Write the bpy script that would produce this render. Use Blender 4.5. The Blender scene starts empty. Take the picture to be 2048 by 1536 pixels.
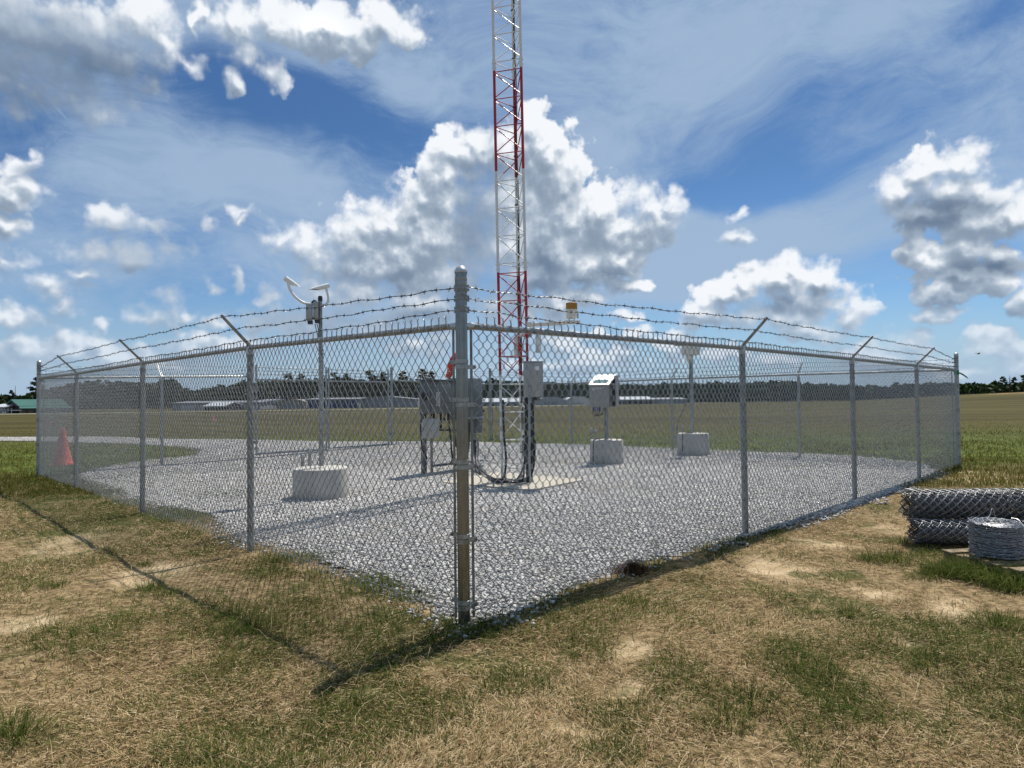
import bpy, bmesh, math, random
import numpy as np
from mathutils import Vector, Matrix
R = math.radians
SC = bpy.context.scene
COL = SC.collection

# ------------------------------------------------------------------ camera
CAM_H = 1.3437
PITCH, ROLL = 0.024345, -0.01117
cam_d = bpy.data.cameras.new('camera'); cam = bpy.data.objects.new('camera', cam_d); COL.objects.link(cam)
cam_d.sensor_fit = 'HORIZONTAL'; cam_d.sensor_width = 36.0; cam_d.lens = 1391.7 / 2048 * 36.0
cam_d.clip_start = 0.05; cam_d.clip_end = 6000
_f = Vector((0, math.cos(PITCH), math.sin(PITCH))); _u = Vector((0, -math.sin(PITCH), math.cos(PITCH))); _r = Vector((1, 0, 0))
_r2 = math.cos(ROLL) * _r + math.sin(ROLL) * _u; _u2 = -math.sin(ROLL) * _r + math.cos(ROLL) * _u
cam.matrix_world = Matrix(((_r2.x, _u2.x, -_f.x, 0), (_r2.y, _u2.y, -_f.y, 0), (_r2.z, _u2.z, -_f.z, CAM_H), (0, 0, 0, 1)))
SC.camera = cam

# ------------------------------------------------------------------ exposure
SC.view_settings.view_transform = 'Standard'; SC.view_settings.look = 'None'
SC.view_settings.exposure = 0.15; SC.view_settings.gamma = 1.0

# ------------------------------------------------------------------ sun (ahead of the camera, to the right, high)
SUN_AZ, SUN_EL = R(31.5), R(61.8)          # azimuth measured from +Y towards +X
SUN_DIR = Vector((math.sin(SUN_AZ) * math.cos(SUN_EL), math.cos(SUN_AZ) * math.cos(SUN_EL), math.sin(SUN_EL)))
sun_d = bpy.data.lights.new('sun', 'SUN'); sun_d.energy = 5.0; sun_d.angle = R(0.53); sun_d.color = (1.0, 0.94, 0.855)
sun = bpy.data.objects.new('sun', sun_d); COL.objects.link(sun)
sun.rotation_euler = (-SUN_DIR).to_track_quat('-Z', 'Y').to_euler()

# ------------------------------------------------------------------ node helpers
class NT:
    def __init__(s, tree): s.t = tree; s.n = tree.nodes; s.l = tree.links
    def new(s, typ, **kw):
        nd = s.n.new(typ)
        for k, v in kw.items(): setattr(nd, k, v)
        return nd
    def put(s, sock, v):
        if v is None: return
        if hasattr(v, 'is_output'): s.l.new(v, sock)
        else: sock.default_value = v
    def m(s, op, a=None, b=None, c=None, clamp=False):
        nd = s.new('ShaderNodeMath', operation=op, use_clamp=clamp)
        for i, v in enumerate((a, b, c)): s.put(nd.inputs[i], v)
        return nd.outputs[0]
    def v(s, op, a=None, b=None, c=None, scale=None):
        nd = s.new('ShaderNodeVectorMath', operation=op)
        for i, v in enumerate((a, b, c)):
            if v is not None: s.put(nd.inputs[i], v)
        if scale is not None: s.put(nd.inputs['Scale'], scale)
        return nd.outputs['Value'] if op in ('LENGTH', 'DOT_PRODUCT', 'DISTANCE') else nd.outputs[0]
    def noise(s, vec, scale, detail=2, rough=.5, dim='2D', out='Fac', lac=2.0, dist=0.0):
        nd = s.new('ShaderNodeTexNoise', noise_dimensions=dim)
        s.put(nd.inputs['Vector'], vec); nd.inputs['Scale'].default_value = scale; nd.inputs['Detail'].default_value = detail
        nd.inputs['Roughness'].default_value = rough; nd.inputs['Lacunarity'].default_value = lac; nd.inputs['Distortion'].default_value = dist
        return nd.outputs[out]
    def voro(s, vec, scale, feature='F1', dim='3D', detail=0, rough=.5, out='Distance', rnd=1.0):
        nd = s.new('ShaderNodeTexVoronoi', voronoi_dimensions=dim, feature=feature)
        s.put(nd.inputs['Vector'], vec); nd.inputs['Scale'].default_value = scale
        nd.inputs['Randomness'].default_value = rnd
        if 'Detail' in nd.inputs: nd.inputs['Detail'].default_value = detail; nd.inputs['Roughness'].default_value = rough
        return nd.outputs[out]
    def ss(s, x, a, b, lo=0., hi=1., kind='SMOOTHSTEP'):
        nd = s.new('ShaderNodeMapRange', interpolation_type=kind)
        s.put(nd.inputs[0], x)
        for i, v in enumerate((a, b, lo, hi)): s.put(nd.inputs[1 + i], v)
        return nd.outputs[0]
    def mix(s, f, a, b, blend='MIX'):
        nd = s.new('ShaderNodeMix', data_type='RGBA', blend_type=blend)
        s.put(nd.inputs[0], f)
        for i, v in ((6, a), (7, b)): s.put(nd.inputs[i], v if hasattr(v, 'is_output') else (tuple(v) + (1,) if len(v) == 3 else v))
        return nd.outputs[2]
    def xyz(s, a=0., b=0., c=0.):
        nd = s.new('ShaderNodeCombineXYZ')
        for i, v in enumerate((a, b, c)): s.put(nd.inputs[i], v)
        return nd.outputs[0]

# ------------------------------------------------------------------ world: Nishita sky, cirrus veil and cumulus in azimuth / elevation
CUMULUS="""-35.38 22.32 4.37 2.6;-29.14 23.36 2.94 2.14;-32.21 20.59 3.08 1.24;-35.29 5.8 1.97 1;-33.04 6.96 1.18 0.68;-30.03 4.31 1.89 0.78;-22.42 6.39 1.79 0.75;-19.9 8 1.1 0.69;25.96 3.49 2.29 0.74;31.63 2.54 1.76 0.84;12.85 4.35 2.33 0.72;17.06 3.43 2.23 0.63;21.1 2.91 2.47 0.61;2.32 2.93 2.46 0.58;1.53 21.79 1.66 1.43;2.95 19.56 2.48 2.2;-2.43 20.36 1.87 1.46;-13.05 12.9 2.78 2.29;-9.07 11.46 4.89 3.12;-5.79 15.42 2.88 2.67;3.68 12.23 4.5 3.52;-2.51 13.5 3.72 3.49;-12.28 8.62 5.21 1.97;-7.08 7.49 5.33 1.81;-1.33 7.88 4.54 1.62;4.04 8.21 3.68 1.41;2.35 20.86 2.28 1.81;-0.36 19.99 2.9 2.19;-4.1 19.53 2.48 1.54;-5.56 17.52 2.68 2.06;3.55 18.05 2.88 2.78;-0.82 16.21 4.97 3.77;-8.03 15.95 2.25 2.08;-10.46 14.15 3.03 2.1;-6.62 13.47 4.52 3.09;-0.87 12.3 6.19 3.53;4.53 14.57 3.48 2.88;7.2 15.05 3.24 2.67;9.42 13.79 3.39 2.11;11.83 14.62 2.36 1.82;13.03 15.11 1.1 1.5;-16.91 12.34 2.3 1.7;-18.3 12.38 1.32 1.31;-14.81 11.29 3.33 2.3;-10.68 10.63 4.45 2.35;-5.02 9.91 5.36 2.19;1.17 10.08 4.94 2.2;6.53 10.96 4.44 2.17;10.75 9.13 1.51 0.79;-15.4 8.54 4.3 1.75;-2.13 10.72 2.48 1.79;8.97 11.27 2.8 1.57;31.94 15.69 2.19 1.69;30.23 14.64 1.97 1.67;33.26 15.62 1.29 1.44;32.79 14.23 2.56 1.95;35.07 13.52 1.63 1.76;30.65 12.88 2.24 1.85;33.9 11.91 3.02 1.64;36.4 12.16 1.32 1.75;30.88 9.41 1.5 1.31;32.98 9.85 2.81 1.28;35.52 9.2 2.39 1.31;33.81 8.07 3.29 1.08;31.43 6.85 1.42 0.97;31.71 5.75 1.9 0.49;36.13 6.49 1.06 1.25;22.66 10.02 1.39 1.29;21.4 9 2.29 1.5;24.56 9.31 1.42 1.39;23.31 7.36 3.39 1.56;18.66 8.99 1.11 1.22;17.7 7.7 2.04 1.54;20.44 6.2 4.56 1.45;26.68 6.21 1.3 1.38;15.79 6.43 2.08 1.1;22.57 5.14 3.59 0.94;30.29 3.65 2.25 1.28;27.59 2.87 2.68 1.09;34.83 3.42 1.37 1.21;36.04 2.52 1.58 1.26;33.08 1.61 3.07 0.76;9.1 6.59 1.6 0.56;10.28 4.94 1.59 0.73;4.4 4.95 2.86 1.02;6.63 3.48 3.23 0.98;-34.83 24.21 5.06 2.82;-31.32 24.14 4.62 2.5;-27.86 26.21 2.5 1.78;-33.68 21.97 3.6 1.79;-35.92 20.72 2.24 1.62;-26.53 25.09 1.35 1.83;-21.67 27.45 2.01 1.53;-18.36 27.92 3.06 1.7;-15.31 27.64 3.35 1.58;-20.41 25.42 1.66 1.43;-12.96 27.7 3.21 1.43;-21.75 23.45 0.79 0.98;-10.15 28.56 2.85 1.27;-18.93 24.63 1.31 1.14;-25.01 24.26 1.21 1.1;-24.15 27.36 0.49 0.91;-35.07 15.71 1.41 1.01;-34.64 14.76 2.07 1.09;-35.89 13.93 1.38 0.95;-29.74 13.2 2.07 0.89;-27.35 12.66 2 0.84;-31.43 10.86 1.84 0.96;-28.95 10.75 2.76 1.19;-26.52 11.31 2.02 0.93;-35.6 11.88 1.25 0.78;-35.86 9.73 1.66 1.11;-34.05 8.24 2.18 1.01;-32.17 9.42 1.81 0.61;-23.53 13.19 0.56 1.15;-20.98 14.49 0.87 0.73;-20.61 13.97 0.51 0.37;-21.7 10 0.5 0.9;-23.46 8.67 0.77 0.67;18.36 12.63 1.55 0.67;18.02 14.34 0.89 0.45;-26.35 7.42 1.61 1.09;-27.5 6.49 1.82 0.94;-25.01 7.04 1.23 0.81;-30.44 5.53 0.87 0.46;-34.73 3.81 2.14 1.22;-32.44 4.06 1.64 1.11;-29.09 3.54 3.08 1.15;-24.5 4.45 2.08 1.05;-26.51 3.3 2.7 0.96;-16.93 6.55 5.03 1.56;-12.3 5.83 6.43 1.44;-21.35 4.52 2.55 0.99;-7.1 4.65 4.09 1.22"""
SHADE="""-2.91 14.28 1.99 4.59 0.3;-1.42 18.87 0.91 2.22 0.15;2.63 11.06 1.65 2.18 0.38;-0.91 8.9 6.18 1.45 0.22;-9.09 9.87 2.43 1.58 0.15;-13.46 9.77 2.37 1.56 0.12;-15.41 6.58 6.7 1.02 0.22;-7.49 6.68 4.91 1.13 0.25;32.16 12.56 3.42 1 0.45;30.67 13.73 1.51 0.67 0.2;34.95 8.51 3.45 0.8 0.5;-34.26 22.59 6.41 2.91 0.42;-29.45 22.68 4.61 1.85 0.3;-35.37 19.64 4.37 1.5 0.25;-34.08 15.5 1.59 0.58 0.5;21.18 7.04 4.18 0.76 0.3;24.7 7.64 1.68 0.74 0.2;-28.15 9.58 2.3 0.57 0.35;-29.43 12.1 2.57 0.42 0.25;31.73 6.72 1.47 0.87 0.25;35.97 5.35 1.07 0.66 0.35;-15.31 27.64 2.35 1.27 -0.06;7.33 9.74 2.83 0.96 0.2"""
CLEAR = "-18 21.5 13 3 .6;-9 19 9 3 .25;-34 18 6 3 .35;22 16.3 5 1.8 .55;18 18.0 4 1.5 .4;36 23 8 2 .4;30 27 7 2 .25;33 8 12 4 .5;28 4.5 20 3 .5;-30 6 14 4 .3;-12 3 12 3 .35;24 20 9 5 .2;14 5 9 3 .55"
VEIL = "12 26 9 4 .35;5 20 6 3 .25;-24 15.5 10 2.5 .3;13 14.5 8 3 .35;12 10.5 9 2.5 .45;24 25 10 3.5 .2;20 12.5 8 3 .35;-8 24 6 3 .25"
CALM = "-28 9 12 8 .6;-33 23 9 6 .6;-24 13 8 7 .5;-16 8 6 4 .3;-9 7 14 2.6 .4;-2.6 14 2.2 5 .75;-1 9.6 6 2.4 .55;-20.5 24.5 5 2.5 .5;22 5 10 3 .35;32 4 8 3 .45;16 13 4 3 .7"
def rows(s): return [tuple(float(x) for x in e.split()) for e in s.split(';')]

def blob_group(lo, hi):
    g = bpy.data.node_groups.new('cloud_field', 'ShaderNodeTree'); n = NT(g)
    g.interface.new_socket('P', in_out='INPUT', socket_type='NodeSocketVector')
    g.interface.new_socket('D', in_out='OUTPUT', socket_type='NodeSocketFloat'); g.interface.new_socket('S', in_out='OUTPUT', socket_type='NodeSocketFloat')
    gi = n.new('NodeGroupInput'); go = n.new('NodeGroupOutput'); P = gi.outputs[0]
    w1 = n.noise(P, .16, 2, .5, out='Color'); w2 = n.noise(P, .62, 2, .5, out='Color')
    q = n.v('MULTIPLY_ADD', w1, (2.8, 2.0, 0), n.v('ADD', P, (-1.4, -1.0, 0)))
    q = n.v('MULTIPLY_ADD', w2, (1.8, 1.5, 0), n.v('ADD', q, (-.9, -.75, 0)))
    acc = None
    for (a, e, ra, re) in rows(CUMULUS):
        mg = ra * 2.3 + 3.5
        if a + mg < lo or a - mg > hi: continue
        sx, sy = 1 / (ra * 1.2), 1 / (re * 1.2)
        L = n.v('LENGTH', n.v('MULTIPLY_ADD', q, (sx, sy, 0), (-a * sx, -e * sy, 0)))
        if acc is None: acc = L
        else:
            nd = n.new('ShaderNodeMath', operation='SMOOTH_MIN'); n.put(nd.inputs[0], acc); n.put(nd.inputs[1], L); nd.inputs[2].default_value = .22; acc = nd.outputs[0]
    E = n.m('SUBTRACT', 1.26, acc)
    E = n.m('MAXIMUM', E, -1.0)
    bil = n.m('SUBTRACT', .46, n.voro(P, .40, 'F1', '2D', 3, .5))
    fine = n.m('SUBTRACT', n.noise(P, .75, 6, .58), .5)
    D = n.m('MULTIPLY_ADD', bil, .62, E); D = n.m('MULTIPLY_ADD', fine, .80, D)
    n.put(go.inputs[0], D); n.put(go.inputs[1], n.m('MULTIPLY_ADD', fine, .30, n.m('MULTIPLY_ADD', bil, .42, E)))
    return g

def patch_sum(n, P, table, clampv=None):
    acc = None
    for (a, e, ra, re, w) in rows(table):
        L = n.v('LENGTH', n.v('MULTIPLY_ADD', P, (1 / ra, 1 / re, 0), (-a / ra, -e / re, 0)))
        f = n.ss(L, 0.15, 1.35, w, 0.0)
        acc = f if acc is None else n.m('ADD', acc, f)
    return acc

def build_world():
    w = bpy.data.worlds.new('World'); SC.world = w; w.use_nodes = True
    n = NT(w.node_tree); n.n.clear()
    out = n.new('ShaderNodeOutputWorld'); bg = n.new('ShaderNodeBackground'); bg.inputs['Strength'].default_value = 0.1
    sky = n.new('ShaderNodeTexSky', sky_type='NISHITA', sun_disc=False, sun_elevation=SUN_EL, sun_rotation=SUN_AZ,
                air_density=1.0, dust_density=1.0, ozone_density=2.0, altitude=50)
    d = n.v('NORMALIZE', n.new('ShaderNodeTexCoord').outputs['Generated'])
    sp = n.new('ShaderNodeSeparateXYZ'); n.put(sp.inputs[0], d)
    az = n.m('MULTIPLY', n.m('ARCTAN2', sp.outputs[0], sp.outputs[1]), 57.29578)
    el = n.m('MULTIPLY', n.m('ARCSINE', sp.outputs[2]), 57.29578)
    P = n.xyz(az, el, 0.0)
    # deeper blue for the clear air, lighter towards the horizon
    tint = n.mix(n.ss(el, 1, 22), (.52, .76, 1.0), (.30, .49, .69))
    base = n.mix(1.0, sky.outputs[0], tint, 'MULTIPLY')
    # cirrus veil
    wv = n.noise(P, .05, 2, .5, out='Color')
    Pc = n.v('MULTIPLY_ADD', wv, (16, 9, 0), n.v('ADD', P, (-8, -4.5, 0)))
    mp = n.new('ShaderNodeMapping'); n.put(mp.inputs[0], Pc); mp.inputs['Rotation'].default_value = (0, 0, R(-14)); mp.inputs['Scale'].default_value = (.42, 1.2, 1)
    s1 = n.noise(mp.outputs[0], .13, 7, .60, dist=.15); s2 = n.noise(mp.outputs[0], .55, 6, .68, dist=.25)
    veil = n.m('ADD', n.m('MULTIPLY', s1, .95), n.m('MULTIPLY', s2, .60))
    veil = n.m('ADD', veil, n.m('SUBTRACT', patch_sum(n, Pc, VEIL), patch_sum(n, Pc, CLEAR)))
    veil = n.ss(veil, .22, 1.1, 0, .90)
    qc = n.v('ADD', P, (33.2, -19.8, 0))                              # a short piece of condensation trail
    lc = n.v('LENGTH', n.xyz(n.m('DIVIDE', n.v('DOT_PRODUCT', qc, (.71, -.70, 0)), 1.35), n.m('DIVIDE', n.v('DOT_PRODUCT', qc, (.70, .71, 0)), .17), 0))
    veil = n.m('MAXIMUM', veil, n.ss(n.m('ADD', lc, n.noise(P, 1.6, 4, .6)), 1.7, .7, 0, .62))
    col = n.mix(veil, base, (3.3, 4.45, 6.0))
    # whitish air just above the horizon
    hz = n.ss(el, 0, 9, .72, 0)
    air = (3.9, 5.2, 6.7)
    plain = n.mix(hz, col, air)
    soft = n.ss(n.noise(P, .11, 2, .5), .4, .62, .30, .75)
    calm = patch_sum(n, P, CALM)
    shade = patch_sum(n, P, SHADE)
    # cumulus, one node chain per sector of azimuth (only the chain in use is evaluated)
    def cumulus(lo, hi):
        g = blob_group(lo, hi)
        def field(off):
            nd = n.new('ShaderNodeGroup'); nd.node_tree = g; n.put(nd.inputs[0], n.v('ADD', P, (off[0] + lo * 1e-5, off[1], 0))); return nd.outputs[0], nd.outputs[1]
        D0, S0 = field((0, 0)); D1, S1 = field((.2, .6, 0)); D2, S2 = field((.6, 2.2, 0))
        alpha = n.m('MULTIPLY', n.ss(D0, 0.0, n.m('MULTIPLY_ADD', calm, .75, soft)), n.m('MULTIPLY_ADD', calm, -.16, 1.0))
        r1 = n.m('SUBTRACT', S0, S1); r2 = n.m('SUBTRACT', S0, S2)
        thick = n.ss(D0, .15, .95)
        lum = n.m('MULTIPLY_ADD', r1, .95, .60); lum = n.m('MULTIPLY_ADD', r2, .55, lum); lum = n.m('MULTIPLY_ADD', thick, -.12, lum); lum = n.m('ADD', lum, n.ss(D0, .05, .75, .26, 0))
        lum = n.m('ADD', n.m('MULTIPLY', lum, n.m('SUBTRACT', 1.0, calm)), n.m('MULTIPLY', calm, .66))
        lum = n.m('MULTIPLY_ADD', n.ss(lum, .10, 1.15), .60, .36)
        lum = n.m('SUBTRACT', lum, shade)
        lum = n.ss(lum, -.05, 1.0, 0, 1, 'LINEAR')
        ramp = n.new('ShaderNodeValToRGB'); n.put(ramp.inputs[0], lum); cr = ramp.color_ramp
        cr.elements[0].position = 0; cr.elements[0].color = (.125, .185, .275, 1)
        cr.elements[1].position = 1; cr.elements[1].color = (.90, .92, .945, 1)
        for p, c in ((.3, (.19, .25, .34, 1)), (.6, (.33, .405, .50, 1)), (.82, (.54, .60, .675, 1))):
            e = cr.elements.new(p); e.color = c
        cc = n.v('SCALE', ramp.outputs[0], scale=10.0)
        c = n.mix(alpha, col, cc)
        c = n.mix(hz, c, air)
        b = n.new('ShaderNodeBackground'); b.inputs['Strength'].default_value = 0.1; n.put(b.inputs['Color'], c)
        return b.outputs[0]
    n.put(bg.inputs['Color'], plain); cur = bg.outputs[0]
    edges = (-55, -29, -20, -9, 1, 11, 24, 55)
    low = n.m('GREATER_THAN', el, -.5); low = n.m('MULTIPLY', low, n.m('LESS_THAN', el, 50)); low = n.m('MULTIPLY', low, n.m('GREATER_THAN', az, edges[0]))
    for lo, hi in reversed(list(zip(edges, edges[1:]))):
        ms = n.new('ShaderNodeMixShader'); n.put(ms.inputs[0], n.m('MULTIPLY', low, n.m('LESS_THAN', az, hi)))
        n.l.new(cur, ms.inputs[1]); n.l.new(cumulus(lo, hi), ms.inputs[2]); cur = ms.outputs[0]
    n.l.new(cur, out.inputs[0])
    w.cycles.sampling_method = 'MANUAL'; w.cycles.sample_map_resolution = 512
build_world()

# ------------------------------------------------------------------ helpers: pixels of the photo -> points of the site, terrain height
FPX = 1391.7
def ray(x, y): return Vector(_f) + _r2 * ((x - 1024) / FPX) + _u2 * ((768 - y) / FPX)
def gz(X, Y):
    return -.00204 * min(max(X, -12), 12) + .00583 * (min(max(Y, 3), 23) - 4.62)
def ground(x, y, dz=0.0):
    d = ray(x, y); z = 0.0
    for _ in range(20):
        t = (z - CAM_H) / d.z; z = gz(d.x * t, d.y * t) + dz
    return Vector((d.x * t, d.y * t, z))
def at(x, y, Y):
    d = ray(x, y); t = Y / d.y
    return Vector((d.x * t, Y, CAM_H + d.z * t))

# ------------------------------------------------------------------ object helpers
def tag(o, label=None, cat=None, group=None, kind=None):
    if label: o['label'] = label
    if cat: o['category'] = cat
    if group: o['group'] = group
    if kind: o['kind'] = kind
    return o
def thing(name, loc, label, cat, group=None):
    o = bpy.data.objects.new(name, None); COL.objects.link(o); o.location = loc; o.empty_display_size = .2
    return tag(o, label, cat, group)
def wloc(o):
    v = Vector((0, 0, 0))
    while o: v += o.location; o = o.parent
    return v
def np_mesh(name, V, faces, mat, parent=None, smooth=False, origin=None):
    """faces: list of integer arrays (n,3) / (n,4)"""
    V = np.asarray(V, np.float32).reshape(-1, 3)
    org = wloc(parent) if parent else Vector(origin or (0, 0, 0))
    V = V - np.array(org, np.float32)
    me = bpy.data.meshes.new(name); me.vertices.add(len(V)); me.vertices.foreach_set('co', V.ravel())
    fs = [np.asarray(f, np.int32) for f in faces if len(f)]
    idx = np.concatenate([f.ravel() for f in fs]); tot = np.concatenate([np.full(len(f), f.shape[1], np.int32) for f in fs])
    me.loops.add(len(idx)); me.loops.foreach_set('vertex_index', idx)
    me.polygons.add(len(tot)); st = np.zeros(len(tot), np.int32); st[1:] = np.cumsum(tot)[:-1]
    me.polygons.foreach_set('loop_start', st)
    if smooth: me.polygons.foreach_set('use_smooth', np.ones(len(tot), bool))
    me.update(calc_edges=True); me.validate()
    me.materials.append(mat)
    o = bpy.data.objects.new(name, me); COL.objects.link(o)
    if parent: o.parent = parent
    elif origin is not None: o.location = origin
    return o

class MB:
    """collects boxes, bars, tubes, lathes; build() links them as ONE mesh object"""
    def __init__(s): s.v = []; s.f = []; s.sm = []
    def add(s, vs, fs, smooth=False):
        b = len(s.v); s.v += [tuple(v) for v in vs]; s.f += [tuple(b + i for i in f) for f in fs]; s.sm += [smooth] * len(fs); return s
    def box(s, c, size, ux=(1, 0, 0), uy=(0, 1, 0), uz=(0, 0, 1), bev=0.0):
        c = Vector(c); a = [Vector(u).normalized() * (d / 2) for u, d in zip((ux, uy, uz), size)]
        if bev <= 0:
            vs = [c + a[0] * i + a[1] * j + a[2] * k for k in (-1, 1) for j in (-1, 1) for i in (-1, 1)]
            return s.add(vs, [(0, 2, 3, 1), (4, 5, 7, 6), (0, 1, 5, 4), (2, 6, 7, 3), (0, 4, 6, 2), (1, 3, 7, 5)])
        bm = bmesh.new(); bmesh.ops.create_cube(bm, size=2)
        M = Matrix(((a[0].x, a[1].x, a[2].x, c.x), (a[0].y, a[1].y, a[2].y, c.y), (a[0].z, a[1].z, a[2].z, c.z), (0, 0, 0, 1)))
        sx = [d / 2 for d in size]
        for v in bm.verts: v.co = Vector((v.co.x * sx[0], v.co.y * sx[1], v.co.z * sx[2]))
        bmesh.ops.bevel(bm, geom=bm.edges[:], offset=bev, segments=2, affect='EDGES', profile=.5)
        n = [Vector(u).normalized() for u in (ux, uy, uz)]
        vs = [c + n[0] * v.co.x + n[1] * v.co.y + n[2] * v.co.z for v in bm.verts]
        bm.verts.index_update(); fs = [[v.index for v in f.verts] for f in bm.faces]; bm.free()
        return s.add(vs, fs)
    def tube(s, pts, r, n=8, caps=True):
        pts = [Vector(p) for p in pts]; m = len(pts); rr = r if isinstance(r, (list, tuple)) else [r] * m
        vs = []; prev = None
        for i, p in enumerate(pts):
            t = (pts[min(i + 1, m - 1)] - pts[max(i - 1, 0)]).normalized()
            if prev is None: prev = t.orthogonal().normalized()
            x = (prev - t * prev.dot(t)); x = x.normalized() if x.length > 1e-6 else t.orthogonal().normalized(); prev = x
            y = t.cross(x)
            vs += [p + (x * math.cos(2 * math.pi * k / n) + y * math.sin(2 * math.pi * k / n)) * rr[i] for k in range(n)]
        fs = [(i * n + k, i * n + (k + 1) % n, (i + 1) * n + (k + 1) % n, (i + 1) * n + k) for i in range(m - 1) for k in range(n)]
        s.add(vs, fs, True)
        if caps:
            b = len(s.v) - m * n
            s.f += [tuple(b + k for k in reversed(range(n))), tuple(b + (m - 1) * n + k for k in range(n))]; s.sm += [False, False]
        return s
    def lathe(s, c, prof, n=32, caps=True, axis=(0, 0, 1)):
        c = Vector(c); w = Vector(axis).normalized(); u = Vector((1, 0, 0)) if abs(w.z) > .9 else w.orthogonal().normalized(); u = (u - w * u.dot(w)).normalized(); v = w.cross(u)
        vs = [c + w * z + (u * math.cos(2 * math.pi * k / n) + v * math.sin(2 * math.pi * k / n)) * r for r, z in prof for k in range(n)]
        m = len(prof)
        fs = [(i * n + k, i * n + (k + 1) % n, (i + 1) * n + (k + 1) % n, (i + 1) * n + k) for i in range(m - 1) for k in range(n)]
        s.add(vs, fs, True)
        if caps:
            b = len(s.v) - m * n
            s.f += [tuple(b + k for k in reversed(range(n))), tuple(b + (m - 1) * n + k for k in range(n))]; s.sm += [False, False]
        return s
    def build(s, name, mat, parent=None, origin=None, sharp=35):
        org = wloc(parent) if parent else Vector(origin or (0, 0, 0))
        me = bpy.data.meshes.new(name); me.from_pydata([Vector(v) - org for v in s.v], [], s.f)
        me.polygons.foreach_set('use_smooth', s.sm); me.update()
        try: me.set_sharp_from_angle(angle=R(sharp))
        except Exception: pass
        me.materials.append(mat)
        o = bpy.data.objects.new(name, me); COL.objects.link(o)
        if parent: o.parent = parent
        elif origin is not None: o.location = origin
        return o

def arc(c, a, b, t0, t1, n): return [Vector(c) + Vector(a) * math.cos(t0 + (t1 - t0) * i / n) + Vector(b) * math.sin(t0 + (t1 - t0) * i / n) for i in range(n + 1)]
def bez(p, n=12):
    p = [Vector(q) for q in p]; out = []
    q = [p[0] * 2 - p[1]] + p + [p[-1] * 2 - p[-2]]
    for i in range(1, len(q) - 2):
        for k in range(n):
            t = k / n; a, b, c, d = q[i - 1], q[i], q[i + 1], q[i + 2]
            out.append(.5 * ((2 * b) + (c - a) * t + (2 * a - 5 * b + 4 * c - d) * t * t + (3 * b - 3 * c + d - a) * t ** 3))
    return out + [p[-1]]

# ------------------------------------------------------------------ materials
def mat(name, col, rough=.6, metal=0.0, var=.15, scale=6.0, bump=0.0, bscale=40, spec=.5, rvar=0.0, col2=None, dirt=0.0, trans=0.0):
    m = bpy.data.materials.new(name); m.use_nodes = True; n = NT(m.node_tree)
    b = n.n['Principled BSDF']; p = n.new('ShaderNodeTexCoord').outputs['Object']
    f = n.ss(n.noise(p, scale, 4, .6, '3D'), .3, .7)
    dark = tuple(c * (1 - var) for c in col); lite = tuple(min(1, c * (1 + var)) for c in (col2 or col))
    c = n.mix(f, dark, lite)
    if dirt:
        g = n.ss(n.noise(p, scale * .45, 5, .65, '3D'), .52, .75, 0, dirt); c = n.mix(g, c, (.16, .13, .10))
    n.put(b.inputs['Base Color'], c); b.inputs['Metallic'].default_value = metal
    b.inputs['Specular IOR Level'].default_value = spec
    if rvar: n.put(b.inputs['Roughness'], n.ss(f, 0, 1, max(.05, rough - rvar), min(1, rough + rvar)))
    else: b.inputs['Roughness'].default_value = rough
    if bump:
        bp = n.new('ShaderNodeBump'); bp.inputs['Strength'].default_value = bump; bp.inputs['Distance'].default_value = .01
        n.put(bp.inputs['Height'], n.noise(p, bscale, 5, .6, '3D')); n.put(b.inputs['Normal'], bp.outputs[0])
    if trans: b.inputs['Transmission Weight'].default_value = trans
    return m
M = {}
M['galv'] = mat('galvanized_steel', (.33, .345, .345), .40, .75, .30, 22, .05, 60, rvar=.12)
M['galv_worn'] = mat('weathered_galvanized', (.25, .265, .26), .5, .7, .35, 14, .08, 50, rvar=.1, dirt=.25)
M['shiny'] = mat('smooth_galvanized_pipe', (.235, .24, .225), .24, .95, .25, 9, .02, 30, rvar=.07)
M['wire'] = mat('galvanized_wire', (.38, .385, .39), .44, .92, .25, 30)
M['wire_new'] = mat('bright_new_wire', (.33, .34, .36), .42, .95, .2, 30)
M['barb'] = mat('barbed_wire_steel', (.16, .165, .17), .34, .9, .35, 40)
M['alu'] = mat('cast_aluminium', (.48, .49, .50), .36, .7, .12, 18, .05, 60)
M['grey_paint'] = mat('grey_enclosure_paint', (.105, .118, .122), .42, 0, .10, 5, .02, 60, dirt=.12)
M['pale_paint'] = mat('pale_grey_enclosure', (.36, .36, .335), .4, 0, .06, 5, 0, dirt=.12)
M['box_grey'] = mat('stainless_enclosure', (.30, .30, .28), .34, .55, .10, 4, .02, 30, dirt=.1)
M['white'] = mat('white_paint', (.78, .78, .75), .35, 0, .05, 6, dirt=.06)
M['cream'] = mat('cream_white_plastic', (.70, .68, .60), .45, 0, .06, 6, dirt=.1)
M['black'] = mat('black_rubber', (.018, .018, .02), .45, 0, .3, 12)
M['blackplas'] = mat('black_plastic', (.03, .03, .033), .4, 0, .3, 10)
M['conduit'] = mat('grey_conduit', (.12, .125, .13), .35, 0, .2, 12)
M['yellow'] = mat('ochre_band', (.36, .18, .015), .45, 0, .12, 9)
M['blue'] = mat('blue_connector', (.02, .04, .22), .4, 0, .2, 10)
M['glass'] = mat('greenish_glass', (.10, .20, .19), .08, 0, .1, 4, spec=.8)
M['orange'] = mat('orange_cone_plastic', (.80, .14, .09), .5, 0, .12, 8, dirt=.1)
M['sock'] = mat('orange_windsock_cloth', (.80, .055, .025), .7, 0, .15, 4)
M['pink'] = mat('pink_flag_plastic', (.95, .30, .34), .5, 0, .12, 10)
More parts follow.
